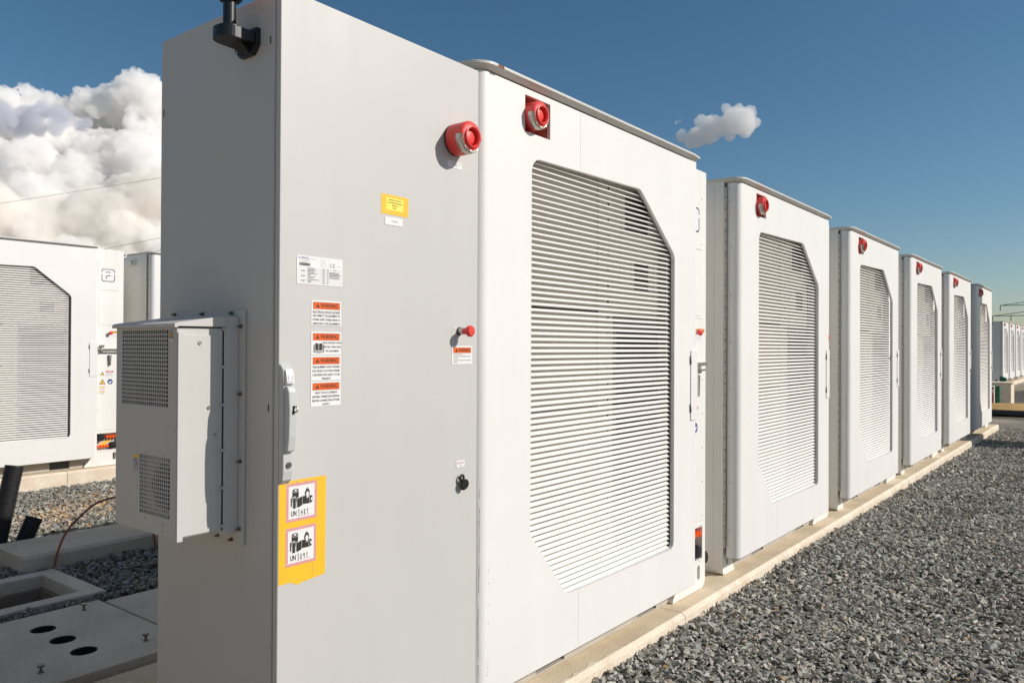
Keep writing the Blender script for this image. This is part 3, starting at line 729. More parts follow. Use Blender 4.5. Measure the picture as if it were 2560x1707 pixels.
    for z_, xs_ in ((.335, (4.37, 4.405, 4.44, 4.475)), (.228, (4.270, 4.305, 4.340, 4.375))):
        for x_ in xs_:
            MB().lathe([(.0005, .056), (.012, .055), (.0155, .048), (.0155, .01), (.010, .008), (.010, 0)], (x_, .150, z_), (0, -1, 0), 16).build("plug", ORANGE, pp, OFF)
    for x_, z_ in ((4.300, .330), (4.440, .232)):
        MB().lathe([(.0005, .062), (.034, .060), (.040, .050), (.040, .01), (.034, 0)], (x_, .150, z_), (0, -1, 0), 24).build("cap", BLACK, pp, OFF)
    pf = MB(); pf.prism([(4.232, .168), (4.518, .168), (4.518, .398), (4.232, .398)], XZ, .097, .1002, holes=[port])
    for a in (4.29, 4.46):
        for b_ in (.175, .391): pf.cyl((a, .098, b_), (a, .0955, b_), .0035, 8, 1)
    pf.build("port_frame", [WHITE2, DARKG], r, OFF)
    ey = MB(); pts = [(4.566+.022*math.cos(R(a)), .125, 2.490+.026*math.sin(R(a))) for a in range(0, 361, 20)]; ey.tube(pts, .0075, 8)
    ey.box(4.5475, .118, 2.455, 4.556, .132, 2.525)
    ey.build("lifting_eye", WHITE2, r, OFF)
    # small screws along the door edge fold
    for zz in np.arange(.30, 2.45, .30): MB().cyl((2.2735, .060, zz), (2.2715, .060, zz), .0035, 8).build("screw", STEELD, r, OFF)
    MB().box(2.225, .42, 2.40, 2.2568, .56, 2.46, 0).build("sensor_box", WHITE2, r, OFF)
    bx = MB().box(2.22, .34, 2.40, 2.2568, .39, 2.47, 0); bx.box(2.216, .352, 2.41, 2.2205, .378, 2.428, 1); bx.box(2.216, .352, 2.44, 2.2205, .378, 2.458, 1)
    bx.build("socket", [WHITE2, DARKG], r, OFF)
    return r

def kids(o): return [c for c in bpy.data.objects if c.parent == o]
def copy_tree(o, parent=None):
    c = o.copy(); COL.objects.link(c)
    if parent is not None: c.parent = parent
    for k in kids(o):
        copy_tree(k, c)
    return c
PITCH_X = 2.5633
first = make_cube("large white louvred battery cabinet right beside the grey control cabinet")
def place(x, y, z, label, group):
    c = copy_tree(first); c.location = (OFF[0]+x, OFF[1]+y, OFF[2]+z); c['label'] = label; c['group'] = group; return c
row = ["white battery cabinet second nearest in the near row, its full hinge line showing",
       "white battery cabinet third nearest in the near row, above the wide plinth joint",
       "white battery cabinet fourth nearest in the near row, between the third and fifth",
       "white battery cabinet fifth nearest in the near row, next to the partly shaded last one",
       "last white battery cabinet of the near row, shaded grey down its left side"]
for i, t in enumerate(row): place(PITCH_X*(i+1), 0, 0, t, "white battery cabinets in the near row")
place(.02, 7.40, .045, "white battery cabinet behind the black ducts, black square emblem on its column", "white battery cabinets in the row behind")
place(.02+PITCH_X, 7.40, .045, "white battery cabinet just showing between the emblem cabinet and the grey control cabinet", "white battery cabinets in the row behind")
far = ["far row battery cabinet nearest to us, its grey side wall showing behind the green duct", "far row battery cabinet second from its grey side wall",
       "far row battery cabinet third from its grey side wall", "far row battery cabinet at the right edge of the photo"]
for i, t in enumerate(far): place(38.15-2.257-.1+PITCH_X*i*.97, 1.98, .06, t, "white battery cabinets in the far row")

# scrapes on the nearest door corner
def scrapes():
    rs = random.Random(4); mb = MB()
    def pt(t, z, e=.0007):
        a = R(t); return (2.323-(.05+e)*math.sin(a), .05-(.05+e)*math.cos(a), z)
    for t0, z0, z1, wd in ((38, .13, .93, 2.6), (45, .42, 1.02, 1.2), (52, .13, .42, 1.2), (34, .70, .82, 1.0)):
        z = z0; t = t0; prev = None
        while z < z1:
            w_ = wd*rs.uniform(.3, 1)*(1-.7*abs((z-z0)/(z1-z0)-.4)); t += rs.uniform(-.8, .8)
            cur = [pt(t-w_/2, z), pt(t+w_/2, z)]
            if prev and rs.random() < .9: mb.add(prev+[cur[1], cur[0]], [(0, 1, 2, 3)], 0 if rs.random() < .7 else 1)
            prev = cur; z += .018
    for x, z in ((2.338, .40), (2.336, .47), (2.339, .55), (2.337, .60), (2.334, .20), (2.337, .215), (2.333, .23), (2.336, .25)):
        mb.add([(x, -.0006, z), (x+.0025, -.0006, z+.002), (x+.002, -.0006, z+.008), (x-.001, -.0006, z+.006)], [(0, 1, 2, 3)], 1)
    return mb
scrapes().build("scrape", [mat("scrape_brown", (.34, .21, .14), .8), mat("scrape_grey", (.33, .32, .30), .8)], first, OFF)
rp = MB(); rs_ = random.Random(9)
for k in range(3):
    x = 2.345+k*.012; rp.add([(x, -.033, 2.536), (x+.013, -.0335, 2.536), (x+.011, -.0315, 2.5475), (x+.003, -.0315, 2.5475)], [(0, 1, 2, 3)])
    rp.add([(x, -.0315, 2.5492), (x+.012, -.0315, 2.5492), (x+.010, -.012-.004*k, 2.5492), (x+.002, -.012, 2.5492)], [(0, 1, 2, 3)])
rp.build("rust_patch", RUST, first, OFF)

# ================================================================== CONTROL CABINET
CO = (1.82, .34, 0)
cab = empty("control_cabinet", CO, "tall light grey control cabinet with warning labels standing nearest on the left", "control cabinet")
bd = MB().box(1.382, .030, .003, 2.2535, .674, 2.500)
bd.build("body", GREY, cab, CO, bevel=.007, segs=3)
rimm = MB().box(1.392, .0225, .012, 2.250, .0295, 2.494); rimm.build("door_seal", BLACK, cab, CO)
dr = MB().box(1.381, 0, .010, 2.2660, .022, 2.505).build("door", GREY, cab, CO, bevel=.0035, segs=3)
for y0, z0 in ((.050, 2.36), (.049, 1.281), (.653, 2.25)):
    MB().prism(rrect(y0-.002, z0-.012, y0+.002, z0+.012, .0019, 3), YZ, 1.3809, 1.3825).build("side_slot", DARK, cab, CO)
# door handle
hd = MB()
prof = [(1.060, 0), (1.072, -.020), (1.10, -.028), (1.150, -.030), (1.20, -.040), (1.28, -.043), (1.335, -.038), (1.350, -.034), (1.392, -.020), (1.405, -.014), (1.412, 0)]
def slab_from_profile(mb, prof, x0, x1, mi=0, inset=.006):
    n_ = len(prof); L0 = [(x0, y, z) for z, y in prof]; L1 = [(x1, y, z) for z, y in prof]
    mb.add(L0+L1, [tuple(range(n_)), tuple(reversed(range(n_, 2*n_)))]+[(i, i+1, n_+i+1, n_+i) for i in range(n_-1)], mi)
slab_from_profile(hd, [(1.060, -.0002), (1.075, -.016), (1.10, -.020), (1.36, -.020), (1.395, -.016), (1.412, -.0002)], 1.3835, 1.4190)
ho = hd.build("door_handle", GREYD, cab, CO, bevel=.004, segs=3)
h2 = MB(); slab_from_profile(h2, [(1.156, -.0201), (1.158, -.034), (1.20, -.040), (1.28, -.042), (1.33, -.038), (1.346, -.030), (1.348, -.0201)], 1.388, 1.4165)
h2.build("lever", GREYD, ho, CO, bevel=.005, segs=3)
h3 = MB(); slab_from_profile(h3, [(1.352, -.0201), (1.353, -.030), (1.390, -.0225), (1.395, -.0201)], 1.389, 1.4160); h3.build("top_cap", LBL_W, ho, CO, bevel=.003)
LB = Label((1.3925, -.0297, 1.3555), .020, .024, .0004, V=(0, .19, .98), N=(0, -.98, -.19)); LB.stroke([(.003, .022), (.003, .003), (.017, .003), (.017, .022)], .0012, 5); LB.stroke([(.006, .016), (.012, .016), (.012, .009)], .0012, 8); LB.build("handle_emblem", ho, CO)
k1 = MB(); k1.cyl((1.4025, -.0195, 1.118), (1.4025, -.0235, 1.118), .0090, 20, 0); k1.cyl((1.4025, -.0235, 1.118), (1.4025, -.0242, 1.118), .0055, 16, 1); k1.build("lock", [STEELD, DARKG], ho, CO)
k2 = MB(); k2.box(1.400, -.0435, 1.266, 1.4055, -.041, 1.290, 0); k2.tube([(1.4065+.0*math.cos(R(a)), -.047+.0075*math.cos(R(a)), 1.280+.0085*math.sin(R(a))) for a in range(0, 361, 30)], .0022, 8, 1)
k2.build("key_ring", [BLACK, STEEL], ho, CO)

# sirens, buttons
make_siren(cab, CO, 2.130, 2.212, 0)
eb = MB(); ec = (2.163, 0, 1.519)
eb.cyl(ec, (ec[0], -.004, ec[2]), .0155, 24, 2); eb.lathe([(.0125, .004), (.0125, .022), (.0115, .024)], ec, (0, -1, 0), 24, 1); eb.lathe([(.0115, .022), (.0125, .034), (.0165, .044), (.0205, .048), (.0208, .056), (.017, .061), (.0005, .062)], ec, (0, -1, 0), 28, 0)
eb.build("emergency_button", [RED, STEEL, DARKG], cab, CO)
eb = MB().box(2.128, -.0016, 1.527, 2.148, -.0002, 1.5295); eb.build("button_plate", LBL_W, cab, CO)
kk = MB(); kc = (2.176, 0, .960); kk.cyl(kc, (kc[0], -.010, kc[2]), .012, 20, 1); kk.cyl((kc[0], -.010, kc[2]), (kc[0], -.024, kc[2]), .0175, 24, 0); kk.cyl((kc[0], -.003, kc[2]), (kc[0], -.012, kc[2]), .0150, 24, 1)
kk.prism([(2.168+.012*math.cos(R(a)), .980+.016*math.sin(R(a))) for a in range(0, 360, 20)], XZ, -.016, -.010, holes=[[(2.168+.0055*math.cos(R(a)), .983+.008*math.sin(R(a))) for a in range(360, 0, -30)]])
kk.box(2.166, -.020, .938, 2.180, -.010, .946)
kk.build("key_switch", [BLACK, BRASS], cab, CO)

# printed plates
def warn(z0, lines, book=False, und=False):
    w_, h_ = .1145, .0755 if lines and len(lines) == 4 else .0700
    L = Label((1.4945, 0, z0), w_, h_)
    L.rect(.0065, h_-.026, w_-.0055, h_-.0045, 2, 1); L.rect(.0072, h_-.0252, w_-.0062, h_-.0053, 1, 2)
    T = lambda q: [(.024+q*math.cos(R(a)), h_-.0165+q*math.sin(R(a))) for a in (90, 210, 330)]
    L.poly(T(.0085), 2, 3); L.rect(.0232, h_-.019, .0248, h_-.0125, 1, 4)
    L.text("WARNING", .068, h_-.0152, .0185, 2, 3, .015, fit=.066)
    if book:
        for s_ in (-1, 1):
            bx = .0285
            L.poly([(bx+s_*.001, .013), (bx+s_*.0125, .015), (bx+s_*.0125, .036), (bx+s_*.001, .034)], 2, 2)
            for k in range(3): L.stroke([(bx+s_*(.0145+k*.0025), .033-k*.0015), (bx+s_*(.0145+k*.0025), .0125-k*.0022), (bx, .0105-k*.0022)], .0010, 2)
        for k, t in enumerate(lines): L.text(t, .080, .0365-k*.0125, .0078, 2, 2, .006, fit=.0068*len(t)*.62)
    else:
        for k, t in enumerate(lines):
            zz = h_-.0345-k*.0118; wd = min(.104, len(t)*.00475); L.text(t, .0575, zz, .0090, 2, 2, .006, fit=wd)
            if und and k == 0: L.rect(.0575-wd/2, zz-.0045, .0575+wd/2, zz-.0041, 2, 2)
    return L.build("warning_label", cab, CO)
w1 = warn(1.5245, ["ELECTRICAL SHOCK HAZARD", "DISCONNECT THE EQUIPMENT AT", "POWER SUPPLY PANEL PRIOR TO", "SERVICING THE EQUIPMENT"], und=True); 
warn(1.4355, ["READ INSTRUCTIONS", "BEFORE OPERATING", "THE EQUIPMENT"], book=True)
warn(1.3575, ["THIS EQUIPMENT IS NOT SUITABLE", "FOR USE IN LOCATIONS WHERE", "CHILDREN ARE LIKELY TO BE", "PRESENT"])
warn(1.2795, ["HIGH TOUCH CURRENT", "EARTHING CONNECTION ESSENTIAL", "BEFORE CONNECTING POWER", "SUPPLY"])
L = Label((2.122, 0, 1.398), .113, .067)
L.rect(.007, .041, .106, .061, 2, 1); L.rect(.0078, .0418, .1052, .0602, 1, 2); L.poly([(.018, .045), (.031, .045), (.0245, .057)], 2, 3); L.text("WARNING", .067, .0508, .017, 2, 3, .015, fit=.062)
for k, (t, x0, wd) in enumerate((("THE E-STOP FUNCTION", .007, .052), ("• DISCONNECTS THE INVERTER AND ALL DC", .007, .098), ("CIRCUITS", .010, .022), ("• DOES NOT DISCONNECT THE AUX POWER", .007, .096), ("SYSTEM", .010, .020))):
    L.text(t, x0+wd/2, .0355-k*.0072, .0052, 2, 2, 0, fit=wd)
L.build("warning_label", cab, CO)
# rating plate
L = Label((1.441, 0, 1.6465), .172, .0845)
L.text("FLUENCE", .024, .078, .0078, 5, 2, 0, fit=.036); L.rect(.043, .0762, .072, .0772, 8, 1)
for k in range(3): L.rect(.007+(.012 if k == 1 else 0), .0715-k*.0030, .050-k*.006, .0723-k*.0030, 8, 1)
rs_ = random.Random(1); x = .009
while x < .048: wd = rs_.choice([.0006, .0009, .0014]); L.rect(x, .055, x+wd, .0635, 2, 1); x += wd+rs_.choice([.0005, .0008])
L.rect(.088, .056, .118, .080, 0, 1)
for a, b_, c, d_ in ((.088, .056, .118, .0563), (.088, .0797, .118, .080), (.088, .056, .0883, .080), (.1177, .056, .118, .080)): L.rect(a, b_, c, d_, 8, 2)
for k in range(4): L.rect(.091, .0605+k*.0045, .106+.004*(k % 2), .0612+k*.0045, 8, 2)
L.stroke([(.128+.0045*math.cos(R(a)), .062+.0055*math.sin(R(a))) for a in range(60, 301, 20)], .0012, 2)
L.stroke([(.1395+.0045*math.cos(R(a)), .062+.0055*math.sin(R(a))) for a in range(60, 301, 20)], .0012, 2); L.rect(.1355, .0614, .1395, .0626, 2, 2)
L.rect(.150, .0605, .166, .0617, 8, 1)
for zz in (.0045, .0085, .0125, .0170, .0215, .0260, .0305, .0345, .0385, .0425, .0465, .0500):
    L.rect(.038, zz, .166, zz+.0003, 8, 1)
for xx in (.007, .038, .0875, .110, .118, .166): L.rect(xx, .0045, xx+.0003, .0503 if xx > .03 else .050, 8, 1)
for zz in (.0045, .0185, .0325, .0500): L.rect(.007, zz, .038, zz+.0003, 8, 1)
for zz in (.011, .025, .040): L.rect(.013, zz, .032, zz+.0012, 2, 2); L.rect(.017, zz-.0025, .028, zz-.0015, 2, 2)
for k, zz in enumerate((.0058, .0098, .0140, .0185, .0230, .0275, .0318, .0358, .0398, .0437, .0478)):
    L.rect(.039, zz, .039+(.012, .014, .043, .02, .028, .012, .035, .024, .026, .03, .025)[k], zz+.0012, 2, 2); L.rect(.094, zz, .103, zz+.001, 2, 2); L.rect(.112, zz, .116, zz+.001, 2, 2)
    if 3 < k < 9: L.rect(.120, zz, .164-.004*(k % 3), zz+.0014, 2, 2)
L.rect(.136, .0478, .147, .0489, 2, 2)
L.build("rating_plate", cab, CO)
# orange sticker with lemon tag, small plates
L = Label((1.774, 0, 1.900), .124, .066, .0007, bg=3); L.rect(.022, .015, .100, .056, 6, 1)
for k, (t, wd) in enumerate((("THERM  CAUTION", .058), ("Thermic Monitoring System", .070), ("Manual", .022), ("Panel 1", .019))): L.text(t, .061, .0485-k*.0085, .0068, 2, 2, .01, fit=wd)
L.build("orange_sticker", cab, CO)
L = Label((1.791, 0, 1.8655), .080, .026, .0014); L.text("- INTERIOR", .042, .013, .006, 8, 2, 0, fit=.034); L.build("small_plate", cab, CO)
L = Label((2.094, 0, 2.112), .078, .024, .0012); L.text("FIRE DETECTION SYSTEM", .039, .0155, .0058, 8, 2, 0, fit=.066); L.text("SOUNDER", .039, .008, .0058, 8, 2, 0, fit=.03); L.build("small_plate", cab, CO)
L = Label((2.149, 0, 1.0205), .046, .0235, .0016); L.text("MAINTENANCE", .023, .0155, .0056, 4, 2, .01, fit=.036); L.text("KEY", .023, .0075, .005, 5, 2, 0, fit=.011); L.build("small_plate", cab, CO)
# battery transport sticker
tornz = random.Random(12); ol = [(0, .002)]
for k in range(1, 12): ol.append((.168*k/12, .002-.006*(k > 3)+tornz.uniform(-.0012, .0012)-(.004 if k == 5 else 0)+(.006*max(0, k-8)/4)))
ol += [(.168, .002), (.170, .300), (.085, .3005), (.045, .299), (0, .3005)]
L = Label((1.3845, 0, .768), .17, .30, .0007, bg=3, outline=ol)
def batt(u0, v0, num):
    w_, h_ = .110, .112; b_ = .0085
    st = .0044; t = -h_
    # hatched border : diagonal red bars inside the frame band
    L.rect(u0, v0, u0+w_, v0+h_, 0, 1)
    import itertools
    def clip(x0, y0, x1, y1):
        k = -(y1-y0)
        while k < (x1-x0)+(y1-y0):
            # bar between lines x - x0 - (y - y0) = k and k+st*.55, clipped to rectangle
            pts = []
            for c in (k, k+st*.55):
                ya, yb = max(y0, y0+(0-c)), min(y1, y0+(x1-x0-c))
                pts.append(((x0+c+(ya-y0), ya), (x0+c+(yb-y0), yb), yb > ya))
            if pts[0][2] and pts[1][2]: L.poly([pts[0][0], pts[1][0], pts[1][1], pts[0][1]], 4, 2)
            k += st
    clip(u0, v0, u0+w_, v0+b_); clip(u0, v0+h_-b_, u0+w_, v0+h_); clip(u0, v0+b_, u0+b_, v0+h_-b_); clip(u0+w_-b_, v0+b_, u0+w_, v0+h_-b_)
    def ell(cx, cy, a, b2, mi, lv, n_=20): L.poly([(u0+cx+a*math.cos(2*math.pi*i/n_), v0+cy+b2*math.sin(2*math.pi*i/n_)) for i in range(n_)], mi, lv)
    P = lambda pts, mi, lv: L.poly([(u0+a, v0+b2) for a, b2 in pts], mi, lv)
    # upright round cell
    P([(.021, .056), (.044, .056), (.044, .089), (.021, .089)], 2, 2); ell(.0325, .090, .0118, .0060, 0, 3); ell(.0325, .0905, .0108, .0052, 2, 4); ell(.0325, .091, .005, .0026, 0, 5)
    # slim cells
    P([(.0155, .044), (.0195, .044), (.0195, .070), (.0155, .070)], 2, 3); P([(.0225, .038), (.034, .038), (.034, .070), (.0225, .070)], 0, 4); P([(.0235, .038), (.033, .038), (.033, .070), (.0235, .070)], 2, 5)
    ell(.0282, .0705, .0050, .0028, 0, 6); ell(.0282, .0705, .003, .0015, 2, 7)
    # block cell
    P([(.0365, .041), (.042, .038), (.0565, .043), (.0565, .072), (.042, .067), (.0365, .070)], 0, 6)
    P([(.0375, .042), (.042, .039), (.0555, .044), (.0555, .071), (.042, .066), (.0375, .069)], 2, 7); P([(.040, .069), (.052, .073), (.0545, .071), (.0425, .067)], 0, 8)
    # lying cell
    P([(.0575, .046), (.088, .046), (.088, .070), (.0575, .070)], 2, 2); ell(.088, .058, .0065, .0120, 0, 3); ell(.0885, .058, .0060, .0112, 2, 4); ell(.0905, .058, .003, .005, 0, 5)
    # flame
    P([(.066, .074), (.0665, .082), (.070, .087), (.0705, .092), (.0735, .088), (.0755, .095), (.0785, .087), (.0795, .090), (.083, .082), (.0825, .075), (.080, .070), (.069, .070)], 2, 5)
    P([(.0705, .070), (.0695, .077), (.0735, .083), (.0745, .080), (.0765, .084), (.0795, .077), (.0785, .069), (.0805, .064), (.0770, .066), (.0765, .060), (.0745, .065), (.071, .061), (.0725, .067)], 0, 6)
    L.text("UN", u0+.0265, v0+.0225, .0215, 2, 2, .03, fit=.0195)
    D = {'3': [(0, 1), (.6, 1.05), (.2, .6), (.62, .45), (.5, .05), (0, 0)], '4': [(.45, 1), (.05, .45), (.7, .42), (.5, .7), (.42, -.1)], '8': [(.6, .95), (.2, .95), (.15, .65), (.55, .35), (.4, 0), (.1, .2), (.5, .7), (.6, .95)],
         '1': [(.1, .75), (.45, 1.05), (.4, 0)], '0': [(.35, 1), (.05, .6), (.15, .05), (.5, .1), (.62, .6), (.35, 1)], '9': [(.55, .8), (.3, 1.0), (.1, .7), (.4, .5), (.58, .9), (.5, 0)]}
    for k, ch in enumerate(num):
        L.stroke([(u0+.041+k*.0105+a*.0095, v0+.0145+b2*.0165) for a, b2 in D[ch]], .0016, 2)
    L.stroke([(u0+.041, v0+.013), (u0+.090, v0+.0145)], .0005, 4)
batt(.0250, .1790, "3481"); batt(.0235, .0490, "3091")
for a, b_, c, d_ in ((.056, .2975, .066, .2945), (.066, .2945, .0655, .285), (.094, .297, .096, .287), (.12, .045, .121, .006), (.165, .299, .150, .2965)): L.stroke([(a, b_), (c, d_)], .0007, 8)
L.build("battery_sticker", cab, CO)

# air conditioner on the side
ac = MB()
fo_ = [(.19, .912), (.545, .912), (.545, 1.515), (.19, 1.515)]
h1 = [(.238, 1.285), (.508, 1.285), (.508, 1.506), (.238, 1.506)]; h2_ = [(.224, .966), (.395, .966), (.395, 1.138), (.224, 1.138)]
ac.prism(fo_, YZ, 1.177, 1.180, holes=[h1, h2_])
ac.box(1.180, .1905, .914, 1.320, .1925, 1.513); ac.box(1.180, .5425, .914, 1.320, .5445, 1.513); ac.box(1.181, .1925, .914, 1.320, .5425, .917); ac.box(1.181, .1925, 1.511, 1.320, .5425, 1.5135)
aco = ac.build("air_conditioner", GREY, cab, CO, bevel=.0012)
a2 = MB().box(1.238, .1935, .918, 1.242, .5415, 1.510); a2.build("heat_exchanger", mat("fin_dark", (.055, .06, .058), .6, var=.4, vscale=60), aco, CO)
def bars(mb, y0, y1, z0, z1, ny, nz, x0, x1, t):
    for i in range(1, ny): yy = y0+(y1-y0)*i/ny; mb.box(x0, yy-t/2, z0, x1, yy+t/2, z1)
    for i in range(1, nz): zz = z0+(z1-z0)*i/nz; mb.box(x0+.0004, y0, zz-t/2, x1-.0004, y1, zz+t/2)
g1 = MB(); bars(g1, .238, .508, 1.285, 1.506, 22, 18, 1.1768, 1.1790, .0034); g1.build("intake_grille", GREY, aco, CO)
g2 = MB(); bars(g2, .224, .395, .966, 1.138, 15, 14, 1.1768, 1.1790, .0030); g2.build("fan_grille", GREY, aco, CO)
bp_ = MB().prism([(.1935, .92), (.5415, .92), (.5415, 1.2), (.1935, 1.2)], YZ, 1.199, 1.2005, holes=[[(.272+.072*math.cos(-2*math.pi*i/40), 1.05+.072*math.sin(-2*math.pi*i/40)) for i in range(40)]]); bp_.build("fan_plate", LBL_W, aco, CO)
fn = MB(); fc = (1.194, .272, 1.05)
fn.lathe([(.078, -.005), (.078, .006), (.072, .008), (.071, -.006), (.078, -.005)], fc, (1, 0, 0), 40, 1)
fn.cyl((1.203, .268, 1.05), (1.230, .268, 1.05), .028, 24, 0)
for k in range(6):
    a = R(60*k); b2 = a+R(34)
    P = lambda r_, t, x_: (x_, .268+r_*math.cos(t), 1.05+r_*math.sin(t))
    fn.add([P(.026, a, 1.215), P(.068, a-.1, 1.213), P(.068, b2, 1.232), P(.026, b2, 1.230)], [(0, 1, 2, 3)], 0)
fn.build("fan", [BLACK, LBL_W], aco, CO)
sp = MB().box(1.181, .186, .918, 1.300, .1902, 1.492); sp.box(1.1785, .1852, .905, 1.196, .1901, 1.500); sp.build("side_cover", GREY, aco, CO, bevel=.0008)
hdm = MB(); slab_p = [(1.164, 1.5135), (1.164, 1.5235), (1.174, 1.5275), (1.323, 1.550), (1.323, 1.5175), (1.178, 1.5165), (1.172, 1.5135)]
hdm.prism([(u, v) for u, v in slab_p], lambda u, v, d: (u, d, v), .180, .550); hdm.build("rain_hood", GREY, aco, CO, bevel=.002)
adp = MB().box(1.3235, .1855, .900, 1.3715, .549, 1.549); adp.build("mounting_frame", GREY, aco, CO, bevel=.002)
flg = MB().box(1.372, .160, .862, 1.3812, .602, 1.571); flg.build("flange", GREY, aco, CO, bevel=.0015)
gp = MB().box(1.3200, .189, .914, 1.3236, .546, 1.514); gp.build("gasket", BLACK, aco, CO)
for zz in (1.511, 1.399, 1.287, 1.152, 1.041, .928):
    MB().cyl((1.315, .184, zz), (1.327, .184, zz), .0048, 12).build("clip", GREYD, aco, CO)
for yy, zz in ((.172, 1.520), (.172, 1.317), (.172, 1.114), (.174, .911), (.222, 1.561), (.385, 1.562), (.552, 1.563), (.215, .874), (.290, .875)):
    q = MB(); q.cyl((1.3718, yy, zz), (1.366, yy, zz), .0062, 6, 0, smooth=False); q.cyl((1.366, yy, zz), (1.358, yy, zz), .003, 8, 0)
    q.build("bolt", RUST if (zz < .9 and yy < .25) else STEELD, aco, CO)
for yy, zz in ((.466, 1.5095), (.267, 1.5095), (.361, 1.146), (.262, 1.144), (.198, 1.221), (.36, .952), (.262, .948), (.262, .925)):
    MB().cyl((1.1772, yy, zz), (1.1755, yy, zz), .0032, 10).build("screw", STEEL, aco, CO)
for xx, zz in ((1.244, 1.470), (1.274, 1.281), (1.295, 1.201)):
    MB().cyl((xx, .1862, zz), (xx, .1835, zz), .0058, 16).build("screw", STEEL, aco, CO)
L = Label((1.177, .236, 1.470), .030, .038, .0006, U=(0, -1, 0), N=(-1, 0, 0), bg=7); L.tri_sign(.015, .022, .014, 3, 2); L.rect(.002, .002, .028, .009, 0, 1); L.rect(.005, .005, .024, .006, 2, 2); L.build("hazard_label", aco, CO)
L = Label((1.177, .436, 1.081), .038, .053, .0006, U=(0, -1, 0), N=(-1, 0, 0), bg=7); L.rect(0, .044, .038, .053, 3, 1); L.stroke([(.019+.010*math.cos(R(a)), .032+.010*math.sin(R(a))) for a in range(0, 361, 24)], .0015, 2); L.stroke([(.012, .039), (.026, .025)], .0015, 2)
for k in range(5): L.rect(.004, .004+k*.0035, .034, .0052+k*.0035, 8, 1)
L.build("hazard_label", aco, CO)
# beacon on its bracket
bk = MB(); bc = (1.313, .155)
bk.prism([(bc[0]+.046*math.cos(R(a)), bc[1]+.046*math.sin(R(a))) for a in range(90, 271, 12)]+[(1.372, bc[1]-.050), (1.372, bc[1]+.050)], XY, 2.360, 2.392)
bk.lathe([(.034, .0), (.034, .008), (.024, .010)], (bc[0], bc[1], 2.392), (0, 0, 1), 28)
bk.prism([(bc[1]-.055, 2.405), (bc[1]-.055, 2.355), (bc[1]-.030, 2.330), (bc[1]+.030, 2.330), (bc[1]+.055, 2.355), (bc[1]+.055, 2.405)], YZ, 1.366, 1.3815)
bk.prism([(1.366, 2.360), (1.366, 2.333), (1.335, 2.360)], lambda u, v, d: (u, d, v), bc[1]-.022, bc[1]+.022)
bko = bk.build("beacon_bracket", BLACK, cab, CO, bevel=.002)
MB().cyl((bc[0], bc[1], 2.39), (bc[0], bc[1], 2.480), .0185, 24).build("post", BLACK, bko, CO)
fb = MB(); fb.lathe([(.0005, 2.478), (.030, 2.478), (.036, 2.484), (.036, 2.500), (.0005, 2.500)], (bc[0], bc[1], 0), (0, 0, 1), 28); fb.build("beacon_base", BLACK, bko, CO)
fb = MB(); fb.lathe([(.034, 2.500), (.034, 2.585), (.028, 2.592), (.0005, 2.594)], (bc[0], bc[1], 0), (0, 0, 1), 28); fb.build("beacon_lens", AMBER, bko, CO)
for yy, zz in ((bc[1]-.040, 2.372), (bc[1]+.040, 2.350)):
    MB().cyl((1.3665, yy, zz), (1.363, yy, zz), .005, 10).build("screw", STEEL, bko, CO)

# black conduit end poking up in front of the first battery cabinet
d_ = conduit((2.385, -.075, -.16), (2.385, -.075, .158), .055, "black ribbed duct end at the bottom edge before the nearest white door", pitch=.016)

# ================================================================== FAR RIGHT
def hump(name, cx, cy, rx, ry, h, m, label, seed=1, n_=36):
    rs = random.Random(seed); mb = MB(); vs = []; ph = [rs.uniform(0, 6) for _ in range(6)]
    for i in range(n_+1):
        for j in range(n_+1):
            u, v = -1+2*i/n_, -1+2*j/n_; rr = math.hypot(u, v)
            z = h*max(0, 1-rr*rr)**1.3*(1+.25*math.sin(5*u+ph[0])*math.cos(4*v+ph[1])+.12*math.sin(13*u+ph[2])*math.sin(11*v+ph[3]))
            vs.append((cx+u*rx, cy+v*ry, -.165+z))
    k = n_+1; mb.add(vs, [(i*k+j, (i+1)*k+j, (i+1)*k+j+1, i*k+j+1) for i in range(n_) for j in range(n_)], 0, True)
    o = mb.build(name, m); return o
SAND = mat("ochre_sand", (.58, .36, .12), .95, var=.4, vscale=2.5, bump=.5, bscale=14)
SOIL = mat("brown_soil", (.20, .165, .12), .95, col2=(.075, .07, .06), vscale=5, bump=1.0, bscale=12)
s = hump("sand_heap", 24.2, .4, 2.2, 2.4, .20, SAND, "", 3); s['kind'] = 'structure'
s = hump("soil_mound", 33, -1.6, 7, 3.2, .55, SOIL, "", 5); s['kind'] = 'structure'
gs = MB().box(18.9, -3, -.156, 20.2, 2.2, -.148); gs.add([(17.9, -4, -.153), (18.9, -4, -.153), (18.9, 3, -.153), (17.9, 3, -.153)], [(0, 1, 2, 3)])
o = MB().add([(-14, -9, -.10), (.9, -9, -.10), (.9, 12, -.10), (-14, 12, -.10)], [(0, 1, 2, 3)]).build("bounce_yard", concrete("pale_bounce_ground", (.50, .42, .33), (.40, .33, .25), 2)); o["kind"] = "structure"  # unseen pale ground added off-frame left to bounce warm light
o = gs.build("footpath", concrete("sandy_path", (.30, .26, .20), (.17, .15, .12), 3)); o['kind'] = 'structure'
rp_ = MB().tube(smooth_path([(21.9, 2.6, -.07), (21.9, 1.4, -.065), (21.85, .2, -.06), (21.9, -1.2, -.06), (21.8, -2.6, -.07)]), .085, 14)
tag(rp_.build("water_pipe", BLACK), "thick black pipe lying on the ground past the end of the plinth", "pipe")
bx = MB().box(26.9, .64, -.2, 27.75, 1.35, .45); bx.box(26.86, .60, .45, 27.79, 1.39, .485)
tag(bx.build("concrete_box", PADE, bevel=.01), "pale concrete box beside the green ducts past the last near cabinet", "box")
